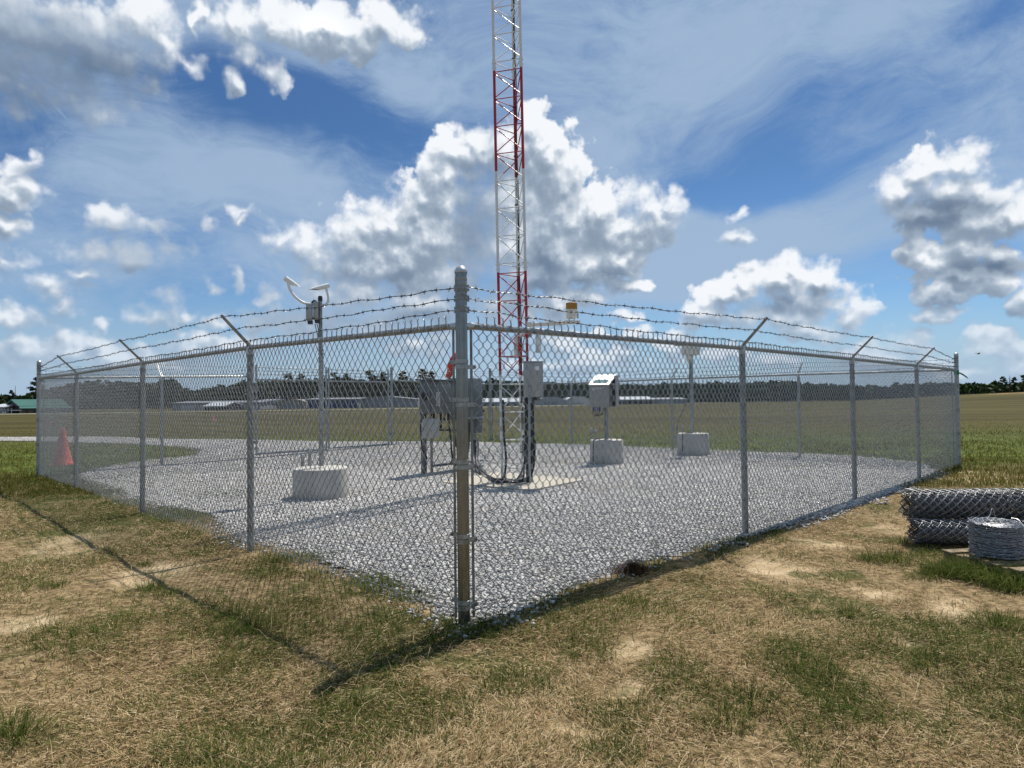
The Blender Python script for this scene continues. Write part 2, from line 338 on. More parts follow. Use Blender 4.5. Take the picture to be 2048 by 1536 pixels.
M['pinkwhite'] = mat('faded_pink_flag', (.85, .55, .55), .5, 0, .15, 10)
M['green_tape'] = mat('green_plastic_tape', (.01, .20, .10), .4, 0, .2, 10)
M['wood'] = mat('weathered_pallet_wood', (.15, .105, .055), .8, 0, .35, 14, .3, 50, col2=(.25, .19, .11))
M['bag'] = mat('clear_plastic_film', (.75, .77, .78), .15, 0, .15, 20, .6, 30, spec=.6, trans=.55)

def pipe_mat():
    m = bpy.data.materials.new('streaked_galvanized_pipe'); m.use_nodes = True; n = NT(m.node_tree); b = n.n['Principled BSDF']
    p = n.new('ShaderNodeTexCoord').outputs['Object']; mp = n.new('ShaderNodeMapping'); n.put(mp.inputs[0], p); mp.inputs['Scale'].default_value = (90, 90, 1.2)
    f = n.ss(n.noise(mp.outputs[0], 1.0, 4, .6, '3D'), .3, .7); g = n.ss(n.noise(p, 24, 4, .6, '3D'), .35, .7)
    c = n.mix(f, (.19, .195, .185), (.24, .245, .23)); c = n.mix(n.m('MULTIPLY', g, .35), c, (.32, .32, .30))
    n.put(b.inputs['Base Color'], c); b.inputs['Metallic'].default_value = .92; n.put(b.inputs['Roughness'], n.ss(f, 0, 1, .34, .20)); return m
M['shiny'] = pipe_mat()
def conc_mat(name, base, var=.12):
    m = bpy.data.materials.new(name); m.use_nodes = True; n = NT(m.node_tree); b = n.n['Principled BSDF']
    p = n.new('ShaderNodeTexCoord').outputs['Object']
    f = n.ss(n.noise(p, 3.0, 6, .6, '3D'), .3, .7); c = n.mix(f, tuple(x * (1 - var) for x in base), tuple(x * (1 + var) for x in base))
    mp = n.new('ShaderNodeMapping'); n.put(mp.inputs[0], p); mp.inputs['Scale'].default_value = (9, 9, .6)
    st = n.ss(n.noise(mp.outputs[0], 1.0, 4, .6, '3D'), .52, .72, 0, .35); c = n.mix(st, c, tuple(x * .62 for x in base))
    zz = n.new('ShaderNodeSeparateXYZ'); n.put(zz.inputs[0], p); spl = n.m('MULTIPLY', n.ss(n.m('MULTIPLY_ADD', n.noise(p, 7, 4, .6, '3D'), .22, zz.outputs[2]), .26, .06), .45); c = n.mix(spl, c, (.22, .18, .13))
    n.put(b.inputs['Base Color'], c); b.inputs['Roughness'].default_value = .85
    bp = n.new('ShaderNodeBump'); bp.inputs['Strength'].default_value = .35; bp.inputs['Distance'].default_value = .01
    n.put(bp.inputs['Height'], n.noise(p, 45, 6, .7, '3D')); n.put(b.inputs['Normal'], bp.outputs[0])
    return m
M['concrete'] = conc_mat('cast_concrete', (.44, .42, .38))
M['pad'] = conc_mat('concrete_slab', (.46, .43, .36))

def band_mat():
    """aviation paint: 1.66 m bands of red and white along the height of the mast"""
    m = bpy.data.materials.new('red_and_white_mast_paint'); m.use_nodes = True; n = NT(m.node_tree); b = n.n['Principled BSDF']
    sp = n.new('ShaderNodeSeparateXYZ'); n.put(sp.inputs[0], n.new('ShaderNodeNewGeometry').outputs['Position'])
    z = sp.outputs[2]; k = n.m('FRACT', n.m('DIVIDE', n.m('SUBTRACT', z, BAND_Z0), 2 * BAND_H))
    red = n.m('LESS_THAN', k, .5)
    p = n.new('ShaderNodeTexCoord').outputs['Object']; f = n.noise(p, 9, 4, .6, '3D')
    c = n.mix(red, n.mix(f, (.62, .62, .60), (.78, .78, .76)), n.mix(f, (.30, .008, .010), (.46, .018, .016)))
    n.put(b.inputs['Base Color'], c); b.inputs['Roughness'].default_value = .38
    return m

# ------------------------------------------------------------------ large structure: terrain, gravel, tracks
NCp, LCp, RCp, BCp = Vector((-.303, 4.211, 0)), Vector((-8.775, 12.902, 0)), Vector((8.416, 13.163, 0)), Vector((-.679, 21.656, 0))
PAD_PX = [(930, 1266), (1010, 1238), (1100, 1196), (1200, 1156), (1300, 1122), (1420, 1090), (1500, 1076), (1610, 1042), (1720, 1012), (1790, 984), (1850, 958), (1885, 944),
          (1840, 926), (1700, 912), (1500, 904), (1340, 898), (1150, 890), (985, 888), (800, 890), (620, 884), (500, 880), (340, 879), (200, 874), (60, 874.5), (-200, 876),
          (-200, 881.5), (60, 882.5), (250, 888), (370, 894), (402, 902), (385, 914), (300, 921), (220, 934), (160, 948), (150, 960), (200, 972), (300, 1008), (350, 1018), (420, 1030), (455, 1062), (490, 1090), (530, 1086), (600, 1106), (690, 1140), (760, 1152), (830, 1192), (880, 1226)]
PAD = np.array([tuple(ground(x, y))[:2] for x, y in PAD_PX])
def in_poly(X, Y, poly):
    X = np.asarray(X); Y = np.asarray(Y); r = np.zeros(X.shape, bool); j = len(poly) - 1
    for i in range(len(poly)):
        xi, yi = poly[i]; xj, yj = poly[j]
        c = ((yi > Y) != (yj > Y)) & (X < (xj - xi) * (Y - yi) / (yj - yi + 1e-12) + xi); r ^= c; j = i
    return r
def edge_dist(X, Y, poly):
    d = np.full(np.shape(X), 1e9)
    for i in range(len(poly)):
        a = poly[i]; b = poly[(i + 1) % len(poly)]; ab = b - a; t = np.clip(((X - a[0]) * ab[0] + (Y - a[1]) * ab[1]) / (ab @ ab + 1e-12), 0, 1)
        d = np.minimum(d, np.hypot(X - a[0] - t * ab[0], Y - a[1] - t * ab[1]))
    return d
_rg = np.random.default_rng(5)
def _lat(n): return _rg.random((n, n))
_L = [_lat(64) for _ in range(4)]
def vnoise(X, Y, s, k=0):
    """smooth value noise in numpy, 0..1"""
    x = np.asarray(X) * s + 17.3 * k; y = np.asarray(Y) * s + 9.1 * k; i = np.floor(x).astype(int); j = np.floor(y).astype(int); fx = x - i; fy = y - j
    fx = fx * fx * (3 - 2 * fx); fy = fy * fy * (3 - 2 * fy); L = _L[k % 4]; g = lambda a, b: L[a % 64, b % 64]
    return (g(i, j) * (1 - fx) + g(i + 1, j) * fx) * (1 - fy) + (g(i, j + 1) * (1 - fx) + g(i + 1, j + 1) * fx) * fy
def gz_np(X, Y):
    z = -.00204 * np.clip(X, -12, 12) + .00583 * (np.clip(Y, 3, 23) - 4.62)
    # low rise with bare dirt beyond the field, ahead and to the right
    z = z + 2.0 * np.exp(-(((X - 104) / 34) ** 2 + ((Y - 128) / 26) ** 2)) + 1.2 * np.exp(-(((X - 150) / 40) ** 2 + ((Y - 150) / 30) ** 2))
    z = z + .10 * np.exp(-((X + 3.3) ** 2 + (Y - 19) ** 2) / 8)
    return z
def terrain(X, Y):
    z = gz_np(X, Y)
    near = 1 / (1 + (np.hypot(X, Y - 4) / 14) ** 4)
    b = (vnoise(X, Y, 1.1, 0) - .5) * .06 + (vnoise(X, Y, 3.3, 1) - .5) * .03 + (vnoise(X, Y, 9.0, 2) - .5) * .012
    ins = in_poly(X, Y, PAD); ed = edge_dist(X, Y, PAD); fl = np.clip(ed / .35, 0, 1)
    z = z + np.where(ins, 0, b * near * fl) - np.where(ins, .018, 0)
    # small bare mounds outside the far left corner and a clod under the right side
    z = z + .05 * np.exp(-(((X + 9.6) / .6) ** 2 + ((Y - 12.6) / .3) ** 2))
    return z
def axis(lo, hi, d, far):
    a = list(np.arange(lo, hi + 1e-6, d)); s = d
    while a[-1] < far: s *= 1.16; a.append(a[-1] + s)
    s = d
    while a[0] > -far: s *= 1.16; a.insert(0, a[0] - s)
    return np.array(a)
def grid_mesh(name, xs, ys, zf, m, keep=None, **kw):
    X, Y = np.meshgrid(xs, ys); Z = zf(X, Y); V = np.stack([X, Y, Z], -1).reshape(-1, 3); w = len(xs)
    i = np.arange(len(ys) - 1)[:, None] * w + np.arange(w - 1)[None]; Fq = np.stack([i, i + 1, i + w + 1, i + w], -1).reshape(-1, 4)
    if keep is not None:
        cx = (X[:-1, :-1] + X[1:, 1:]) / 2; cy = (Y[:-1, :-1] + Y[1:, 1:]) / 2; Fq = Fq[keep(cx, cy).ravel()]
        u, inv = np.unique(Fq, return_inverse=True); V = V[u]; Fq = inv.reshape(-1, 4)
    return np_mesh(name, V, [Fq], m, smooth=True, **kw)

SAND_PX = [(1290, 1385, 70, 45), (1240, 1300, 60, 25), (1560, 1130, 75, 30), (1640, 1085, 60, 14), (1790, 1060, 45, 12), (1900, 1215, 70, 22), (1750, 1180, 55, 16), (330, 1140, 80, 26), (250, 1170, 50, 14), (150, 1075, 60, 20), (40, 958, 60, 7), (1960, 960, 120, 12), (1990, 912, 90, 6), (1150, 1450, 60, 26), (760, 1380, 45, 16), (1800, 1280, 40, 14), (60, 1250, 70, 18)]
SAND = []
for _x, _y, _rx, _ry in SAND_PX:
    _c = ground(_x, _y); SAND.append((_c.x, _c.y, _rx / FPX * _c.y, (ground(_x, _y - _ry) - ground(_x, _y + _ry)).length / 2))
def sandy(X, Y):
    d = np.zeros(np.shape(X)); wx = X + (vnoise(X, Y, 2.2, 1) - .5) * .5; wy = Y + (vnoise(X, Y, 2.2, 2) - .5) * .5
    for cx, cy, rx, ry in SAND: d = np.maximum(d, np.clip((1.15 - np.hypot((wx - cx) / rx, (wy - cy) / ry)) / .7, 0, 1))
    return d
def ground_mat():
    m = bpy.data.materials.new('dry_mown_grass_and_sand'); m.use_nodes = True; n = NT(m.node_tree); b = n.n['Principled BSDF']
    P = n.new('ShaderNodeNewGeometry').outputs['Position']; sp = n.new('ShaderNodeSeparateXYZ'); n.put(sp.inputs[0], P)
    Q = n.xyz(sp.outputs[0], sp.outputs[1], 0)
    straw = n.mix(n.ss(n.noise(Q, 14, 6, .7), .3, .7), (.085, .056, .024), (.33, .24, .128))
    sand = n.mix(n.ss(n.noise(Q, 5, 6, .65), .3, .7), (.36, .265, .15), (.54, .42, .265))
    green = n.mix(n.ss(n.noise(Q, 18, 5, .7), .3, .7), (.022, .030, .006), (.090, .100, .024))
    a = n.m('ADD', n.m('MULTIPLY', n.noise(Q, .55, 5, .6), .7), n.m('MULTIPLY', n.noise(Q, 2.6, 4, .65), .3))
    sd = n.ss(a, .55, .68)
    for (cx, cy, rx, ry) in SAND:
        L = n.v('LENGTH', n.v('MULTIPLY', n.v('SUBTRACT', n.v('ADD', Q, n.v('MULTIPLY_ADD', n.noise(Q, 2.2, 4, .6, out='Color'), (.5, .5, 0), (-.25, -.25, 0))), (cx, cy, 0)), (1 / rx, 1 / ry, 0)))
        sd = n.m('MAXIMUM', sd, n.ss(L, 1.15, .35, 0, .9))
    near = n.mix(sd, straw, sand)
    g = n.m('ADD', n.m('MULTIPLY', n.noise(n.v('ADD', Q, (31, 7, 0)), .8, 5, .6), .6), n.m('MULTIPLY', n.noise(Q, 3.1, 4, .6), .4))
    near = n.mix(n.ss(g, .50, .60, 0, .85), near, green)
    # lusher strip along the outside of the left fence
    dl = n.m('ADD', n.m('MULTIPLY', sp.outputs[0], .716), n.m('MULTIPLY', sp.outputs[1], .698)); dl = n.m('SUBTRACT', dl, 2.72)   # distance inside the left fence line
    strip = n.m('MULTIPLY', n.ss(dl, -1.7, -.2), n.ss(sp.outputs[0], -3.2, -5.0)); strip = n.m('MULTIPLY', strip, n.ss(n.noise(Q, 1.3, 4, .6), .30, .55))
    near = n.mix(strip, near, green)
    # far field: olive with mowing bands
    ms = n.new('ShaderNodeMapping'); n.put(ms.inputs[0], Q); ms.inputs['Scale'].default_value = (.02, .16, 1); ms.inputs['Rotation'].default_value = (0, 0, R(6))
    band = n.ss(n.noise(ms.outputs[0], 1.0, 5, .62), .34, .66)
    tuft = n.ss(n.noise(Q, 1.6, 7, .72), .35, .65)
    olive = n.mix(band, (.044, .035, .008), (.086, .073, .019)); olive = n.mix(n.m('MULTIPLY', tuft, .55), olive, (.040, .039, .006))
    lush = n.mix(tuft, (.045, .068, .010), (.115, .145, .024))
    yb = n.m('MULTIPLY_ADD', n.noise(Q, .35, 4, .6), 3.0, sp.outputs[1])
    fld = n.mix(n.ss(yb, 17, 33), lush, olive)
    side = n.m('ABSOLUTE', sp.outputs[0])
    far = n.ss(n.m('MULTIPLY_ADD', n.noise(Q, .7, 4, .6), 4.0, sp.outputs[1]), 13.2, 16.5)
    c = n.mix(far, near, fld)
    # bare red-brown dirt on the rise
    dd = n.v('LENGTH', n.v('MULTIPLY', n.v('SUBTRACT', Q, (97, 126, 0)), (1 / 14., 1 / 7., 0)))
    c = n.mix(n.m('MULTIPLY', n.ss(dd, 1.1, .4), n.ss(n.noise(Q, .35, 5, .7), .42, .58)), c, (.40, .22, .12))
    n.put(b.inputs['Base Color'], c); b.inputs['Roughness'].default_value = .95; b.inputs['Specular IOR Level'].default_value = .15
    bp = n.new('ShaderNodeBump'); bp.inputs['Strength'].default_value = .7; bp.inputs['Distance'].default_value = .03
    n.put(bp.inputs['Height'], n.m('ADD', n.m('MULTIPLY', n.noise(Q, 22, 6, .7), .5), n.m('MULTIPLY', n.noise(Q, 1.7, 6, .75), 1.0))); n.put(b.inputs['Normal'], bp.outputs[0])
    return m
M['ground'] = ground_mat()
tag(grid_mesh('ground', axis(-11, 11, .11, 3500), axis(1.2, 16, .11, 3500), terrain, M['ground']), kind='structure')

def gravel_mat(name, stone):
    m = bpy.data.materials.new(name); m.use_nodes = True; n = NT(m.node_tree); b = n.n['Principled BSDF']
    P = n.new('ShaderNodeNewGeometry')
    if stone:
        r = P.outputs['Random Per Island']; ramp = n.new('ShaderNodeValToRGB'); n.put(ramp.inputs[0], r); cr = ramp.color_ramp
        cr.elements[0].color = (.19, .185, .175, 1); cr.elements[1].color = (.80, .775, .735, 1)
        for p, c in ((.25, (.32, .31, .295, 1)), (.6, (.48, .465, .44, 1)), (.85, (.63, .61, .575, 1)), (.93, (.47, .41, .34, 1))):
            e = cr.elements.new(p); e.color = c
        c = n.mix(n.ss(n.noise(P.outputs['Position'], 60, 4, .6, '3D'), .3, .7, .0, .35), ramp.outputs[0], (.50, .50, .50))
    else:
        v = n.voro(P.outputs['Position'], 34, 'F1', '3D', 0); k = n.noise(P.outputs['Position'], 70, 4, .7, '3D')
        c = n.mix(n.ss(n.m('ADD', v, n.m('MULTIPLY', k, .4)), .35, .95), (.40, .40, .40), (.07, .07, .07))
    dust = n.m('ADD', n.m('MULTIPLY', n.noise(P.outputs['Position'], .55, 4, .6, '3D'), .6), n.m('MULTIPLY', n.noise(P.outputs['Position'], 2.6, 4, .6, '3D'), .4))
    c = n.mix(n.ss(dust, .48, .66, 0, .45), c, (.34, .30, .24)); c = n.mix(n.ss(dust, .46, .34, 0, .40), c, (.16, .16, .16))
    n.put(b.inputs['Base Color'], c); b.inputs['Roughness'].default_value = .8; b.inputs['Specular IOR Level'].default_value = .3
    bp = n.new('ShaderNodeBump'); bp.inputs['Strength'].default_value = .5; bp.inputs['Distance'].default_value = .004
    n.put(bp.inputs['Height'], n.noise(P.outputs['Position'], 120, 4, .7, '3D')); n.put(b.inputs['Normal'], bp.outputs[0])
    return m
M['gravel_bed'] = gravel_mat('gravel_bed', False); M['stone'] = gravel_mat('crushed_grey_stone', True)
pad_keep = lambda x, y: in_poly(x, y, PAD)
tag(grid_mesh('gravel_bed', np.arange(-26, 9.5, .14), np.arange(4.0, 28.5, .14), lambda X, Y: gz_np(X, Y) + .004, M['gravel_bed'], keep=pad_keep), kind='structure')

def scatter_stones():
    rg = np.random.default_rng(11)
    def protos(kind, n):
        out = []
        for _ in range(n):
            bm = bmesh.new()
            bmesh.ops.create_icosphere(bm, subdivisions=1, radius=1)
            V = np.array([v.co[:] for v in bm.verts]); Fc = np.array([[v.index for v in f.verts] for f in bm.faces]); bm.free()
            if kind != 'fine':
                V = np.array([(1, 0, 0), (-1, 0, 0), (0, 1, 0), (0, -1, 0), (0, 0, 1), (0, 0, -1.)]); Fc = np.array([(0, 2, 4), (2, 1, 4), (1, 3, 4), (3, 0, 4), (2, 0, 5), (1, 2, 5), (3, 1, 5), (0, 3, 5)])
            V = V * (1 + (rg.random((len(V), 1)) - .5) * .7) * np.array([1.25, .95, .70]); out.append((V, Fc))
        return out
    allV = []; allF = []; base = 0
    def emit(XY, kind, size):
        nonlocal base
        pr = protos(kind, 10); pk = rg.integers(0, 10, len(XY)); yaw = rg.random(len(XY)) * 6.283; tx = (rg.random(len(XY)) - .5) * 1.2; sc = size * (.55 + .8 * rg.random(len(XY)) ** 1.6)
        z = gz_np(XY[:, 0], XY[:, 1]) + .004
        for k, (V, Fc) in enumerate(pr):
            s = np.where(pk == k)[0]; n = len(s); c, sn = np.cos(yaw[s])[:, None], np.sin(yaw[s])[:, None]; ct, st = np.cos(tx[s])[:, None], np.sin(tx[s])[:, None]
            x, y, w = V[:, 0][None], V[:, 1][None], V[:, 2][None]; y2 = y * ct - w * st; w2 = y * st + w * ct; X = (x * c - y2 * sn) * sc[s][:, None] + XY[s, 0][:, None]; Y = (x * sn + y2 * c) * sc[s][:, None] + XY[s, 1][:, None]
            Z = w2 * sc[s][:, None] + (z[s] + sc[s] * .35 + rg.random(n) * .004)[:, None]
            allV.append(np.stack([X, Y, Z], -1).reshape(-1, 3)); allF.append((Fc[None] + (np.arange(n) * len(V))[:, None, None] + base).reshape(-1, 3)); base += n * len(V)
    def jit(x0, x1, y0, y1, p):
        xs, ys = np.meshgrid(np.arange(x0, x1, p), np.arange(y0, y1, p)); q = np.stack([xs.ravel(), ys.ravel()], 1); return q + (rg.random(q.shape) - .5) * p * 1.1
    A = jit(-26, 9.5, 4, 28.5, .0275); ins = in_poly(A[:, 0], A[:, 1], PAD); ed = edge_dist(A[:, 0], A[:, 1], PAD)
    rough = vnoise(A[:, 0], A[:, 1], 2.2, 3)
    ok = (ins & ((ed > .12 * rough) | (rg.random(len(A)) < .5))) | (~ins & (ed < .30) & (rg.random(len(A)) < np.clip(.55 - ed * 2.4, 0, 1) * (rough > .42)))
    A = A[ok]; dist = np.hypot(A[:, 0], A[:, 1])
    fine = dist < 8.2; far = ~fine & ((dist < 14) | (rg.random(len(A)) < .5))
    emit(A[fine], 'fine', .0140); emit(A[far], 'coarse', .0185)
    # a few loose stones of the spoil left of the right fence foot
    o = np_mesh('gravel', np.concatenate(allV), [np.concatenate(allF)], M['stone'])
    tag(o, 'grey crushed stone covering the fenced yard', 'gravel', kind='stuff')
scatter_stones()

# pale taxiway strips and the gravel access track far across the field
def strip(name, pts, w, m, dz):
    P = [Vector(p) for p in pts]; V = []
    for i, p in enumerate(P):
        t = (P[min(i + 1, len(P) - 1)] - P[max(i - 1, 0)]).normalized(); nrm = Vector((-t.y, t.x, 0))
        for sgn in (1, -1):
            q = p + nrm * (w / 2 * sgn); V.append((q.x, q.y, float(gz_np(q.x, q.y)) + dz))
    return np_mesh(name, V, [np.array([(2 * i, 2 * i + 1, 2 * i + 3, 2 * i + 2) for i in range(len(P) - 1)])], m)
M['pave'] = mat('pale_pavement', (.50, .47, .38), .9, 0, .12, .4)
tag(strip('taxiway', [(-260, 120, 0), (-120, 106, 0), (-55, 112, 0), (-30, 124, 0), (0, 150, 0), (40, 215, 0), (120, 250, 0)], 4.0, M['pave'], .03), kind='structure')
tag(strip('service_road', [(-48, 84, 0), (-30, 82, 0), (-14, 86, 0), (0, 92, 0)], 1.6, mat('faint_gravel_lane', (.20, .19, .15), .9, 0, .2, .5), .03), kind='structure')

# ------------------------------------------------------------------ fence
POST = {'L1': (-2.423, 6.319, .015, 1.87), 'L2': (-4.579, 8.526, .03, 1.872), 'L3': (-6.816, 10.901, .045, 1.860),
        'R1': (2.3, 6.83, .008, 1.853), 'R2': (4.464, 9.065, .015, 1.854), 'R3': (6.526, 11.239, .025, 1.852),
        'B1': (1.654, 19.484, .083, 1.83), 'B2': (3.978, 17.317, .066, 1.858), 'B3': (6.262, 15.195, .06, 1.862),
        'G0': (-7.30, 14.50, .075, 1.94), 'G1': (-5.965, 15.937, .10, 1.985), 'G3': (-3.268, 18.862, .15, 1.945)}
CORN = {'NC': (-.303, 4.211, -.01, 1.817, 2.135), 'LC': (-8.775, 12.902, .05, 1.877, 2.16), 'RC': (8.416, 13.163, .025, 1.845, 2.13), 'BC': (-.679, 21.656, .09, 1.88, 2.36)}

def arr_tubes(name, pts, r, n, mat_, parent, nrm, keep=None):
    """pts: (K, m, 3) polylines -> one mesh of K thin tubes"""
    K, m, _ = pts.shape
    t = np.empty_like(pts); t[:, 1:-1] = pts[:, 2:] - pts[:, :-2]; t[:, 0] = pts[:, 1] - pts[:, 0]; t[:, -1] = pts[:, -1] - pts[:, -2]
    t /= np.linalg.norm(t, axis=2, keepdims=True) + 1e-9
    a = np.broadcast_to(np.array(nrm, float), t.shape); a = a - t * (a * t).sum(2, keepdims=True); a /= np.linalg.norm(a, axis=2, keepdims=True) + 1e-9; b = np.cross(t, a)
    ang = np.arange(n) * 2 * math.pi / n + .4
    V = pts[:, :, None] + r * (a[:, :, None] * np.cos(ang)[None, None, :, None] + b[:, :, None] * np.sin(ang)[None, None, :, None])
    i = (np.arange(K) * m * n)[:, None, None] + (np.arange(m - 1) * n)[None, :, None] + np.arange(n)[None, None]; j = i - np.arange(n) + (np.arange(n) + 1) % n
    F = np.stack([i, j, j + n, i + n], -1).reshape(-1, 4)
    return V.reshape(-1, 3), F

def chain_link(name, A, B, zb, zt, parent, w=.0722, hgt=.0885, r=.0026, sides=5, spikes=True, out=None, seed=0):
    """woven chain link between A and B (xy); zb, zt functions of distance -> heights"""
    rg = np.random.default_rng(seed)
    A = np.array(A[:2], float); B = np.array(B[:2], float); L = np.linalg.norm(B - A); d = (B - A) / L; nr = np.array([d[1], -d[0]])
    K = int(L / (w / 2)); N = 41 if hgt < .1 else 34
    s0 = (np.arange(K + 1)) * (L / (K + 1)); cw = L / (K + 1)
    k = np.arange(K)[:, None]; j = np.arange(N + 1)[None]
    right = ((j + k) % 2).astype(float)                                    # 1: at the column shared with picket k+1
    s = s0[:K][:, None] + right * cw + rg.normal(0, .0008, (K, N + 1))
    zb_, zt_ = zb(s), zt(s); z = zb_ + (zt_ - zb_) * (j / N) + rg.normal(0, .0008, (K, N + 1))
    off = np.where(right > .5, .0036, -.0036) + .012 * np.sin(s * 1.7 + seed) * np.sin(math.pi * j / N)
    # each knuckle: a short upright bit, then the slanting run
    kz = .0045
    S = np.repeat(s, 2, 1); Z = np.repeat(z, 2, 1); O = np.repeat(off, 2, 1); Z[:, 0::2] -= kz; Z[:, 1::2] += kz
    lean = np.where(right > .5, 1, -1) * .0022; S = S + np.repeat(lean, 2, 1); O[:, 0::2] += .0016; O[:, 1::2] -= .0016
    pts = np.stack([A[0] + d[0] * S + nr[0] * O, A[1] + d[1] * S + nr[1] * O, Z], -1)
    V, F = arr_tubes(name, pts, r, sides, None, None, (nr[0], nr[1], 0)); Vs, Fs = [V], [F]; base = len(V)
    if spikes:
        for top in (True, False):
            jj = N if top else 0; kk = np.where((jj + np.arange(K)) % 2 == 1)[0]; sg = 1 if top else -1
            sc = s0[kk] + cw; z0 = (zt(sc) if top else zb(sc)); P = lambda S_, O_, Z_: np.stack([A[0] + d[0] * S_ + nr[0] * O_, A[1] + d[1] * S_ + nr[1] * O_, Z_], -1)
            j1 = rg.normal(0, .0022, (len(kk), 4))
            stem = np.stack([P(sc, 0 * sc, z0 + sg * .0), P(sc + j1[:, 0], j1[:, 1], z0 + sg * .018), P(sc + j1[:, 2], j1[:, 3], z0 + sg * .034)], 1)
            e = stem[:, 2]
            for sd in (1, -1):
                a = rg.normal(.010, .003, len(kk)) * sd; tip = e + np.stack([d[0] * a, d[1] * a, sg * (.013 + rg.normal(0, .002, len(kk)))], -1)
                v, f = arr_tubes('', np.stack([e, tip], 1), r * .95, 4, None, None, (nr[0], nr[1], .3)); Vs.append(v); Fs.append(f + base); base += len(v)
            v, f = arr_tubes('', stem, r * 1.55, 5, None, None, (nr[0], nr[1], 0)); Vs.append(v); Fs.append(f + base); base += len(v)
    return np_mesh(name, np.concatenate(Vs), [np.concatenate(Fs)], M['wire'], parent, smooth=True)

def barbed_wire(pts, parent, seed, r=.0021, pitch=.112, detail=True):
    """two twisted strands through pts with four-point barbs"""
    rg = np.random.default_rng(seed); P = []
    pts = [np.array(p, float) for p in pts]
    for a, b in zip(pts, pts[1:]):
        L = np.linalg.norm(b - a); m = max(8, int(L / .018)); u = np.arange(m) / m; q = a + (b - a) * u[:, None]; q[:, 2] -= .011 * 4 * u * (1 - u) * (L / 3); P.append(q)
    P.append(pts[-1][None]); P = np.concatenate(P); P[:, 2] += .004 * np.sin(np.arange(len(P)) * .31 + seed) + .003 * np.sin(np.arange(len(P)) * .117 + seed * 2)
    T = np.gradient(P, axis=0); T /= np.linalg.norm(T, axis=1, keepdims=True); S = np.cross(T, (0, 0, 1.)); S /= np.linalg.norm(S, axis=1, keepdims=True); U = np.cross(S, T)
    ph = np.arange(len(P)) * 1.15; off = (S * np.cos(ph)[:, None] + U * np.sin(ph)[:, None]) * .0024
    Vs, Fs, base = [], [], 0
    for sg in (1, -1):
        v, f = arr_tubes('', (P + off * sg)[None], r, 4, None, None, (.3, .2, 1)); Vs.append(v); Fs.append(f + base); base += len(v)
    cum = np.concatenate([[0], np.cumsum(np.linalg.norm(np.diff(P, axis=0), axis=1))])
    pos = np.arange(.06, cum[-1], pitch); pos = pos + rg.normal(0, .012, len(pos)); idx = np.clip(np.searchsorted(cum, pos), 1, len(P) - 2)
    c, t, s_, u_ = P[idx], T[idx], S[idx], U[idx]
    wrap = np.stack([c - t * .0075, c, c + t * .0075], 1); v, f = arr_tubes('', wrap, .0062, 5, None, None, (.3, .2, 1)); Vs.append(v); Fs.append(f + base); base += len(v)
    a0 = rg.random(len(idx)) * 6.28
    for q in range(4):
        a = a0 + q * 1.57 + rg.normal(0, .35, len(idx)); dr = s_ * np.cos(a)[:, None] + u_ * np.sin(a)[:, None] + t * rg.normal(0, .5, (len(idx), 1)); c2 = c + t * ((q % 2) - .5) * .010
        v, f = arr_tubes('', np.stack([c2, c2 + dr * .017], 1), .0018, 4, None, None, (.31, .22, .9)); Vs.append(v); Fs.append(f + base); base += len(v)
    return np_mesh('barbed_wire', np.concatenate(Vs), [np.concatenate(Fs)], M['barb'], parent, smooth=True)

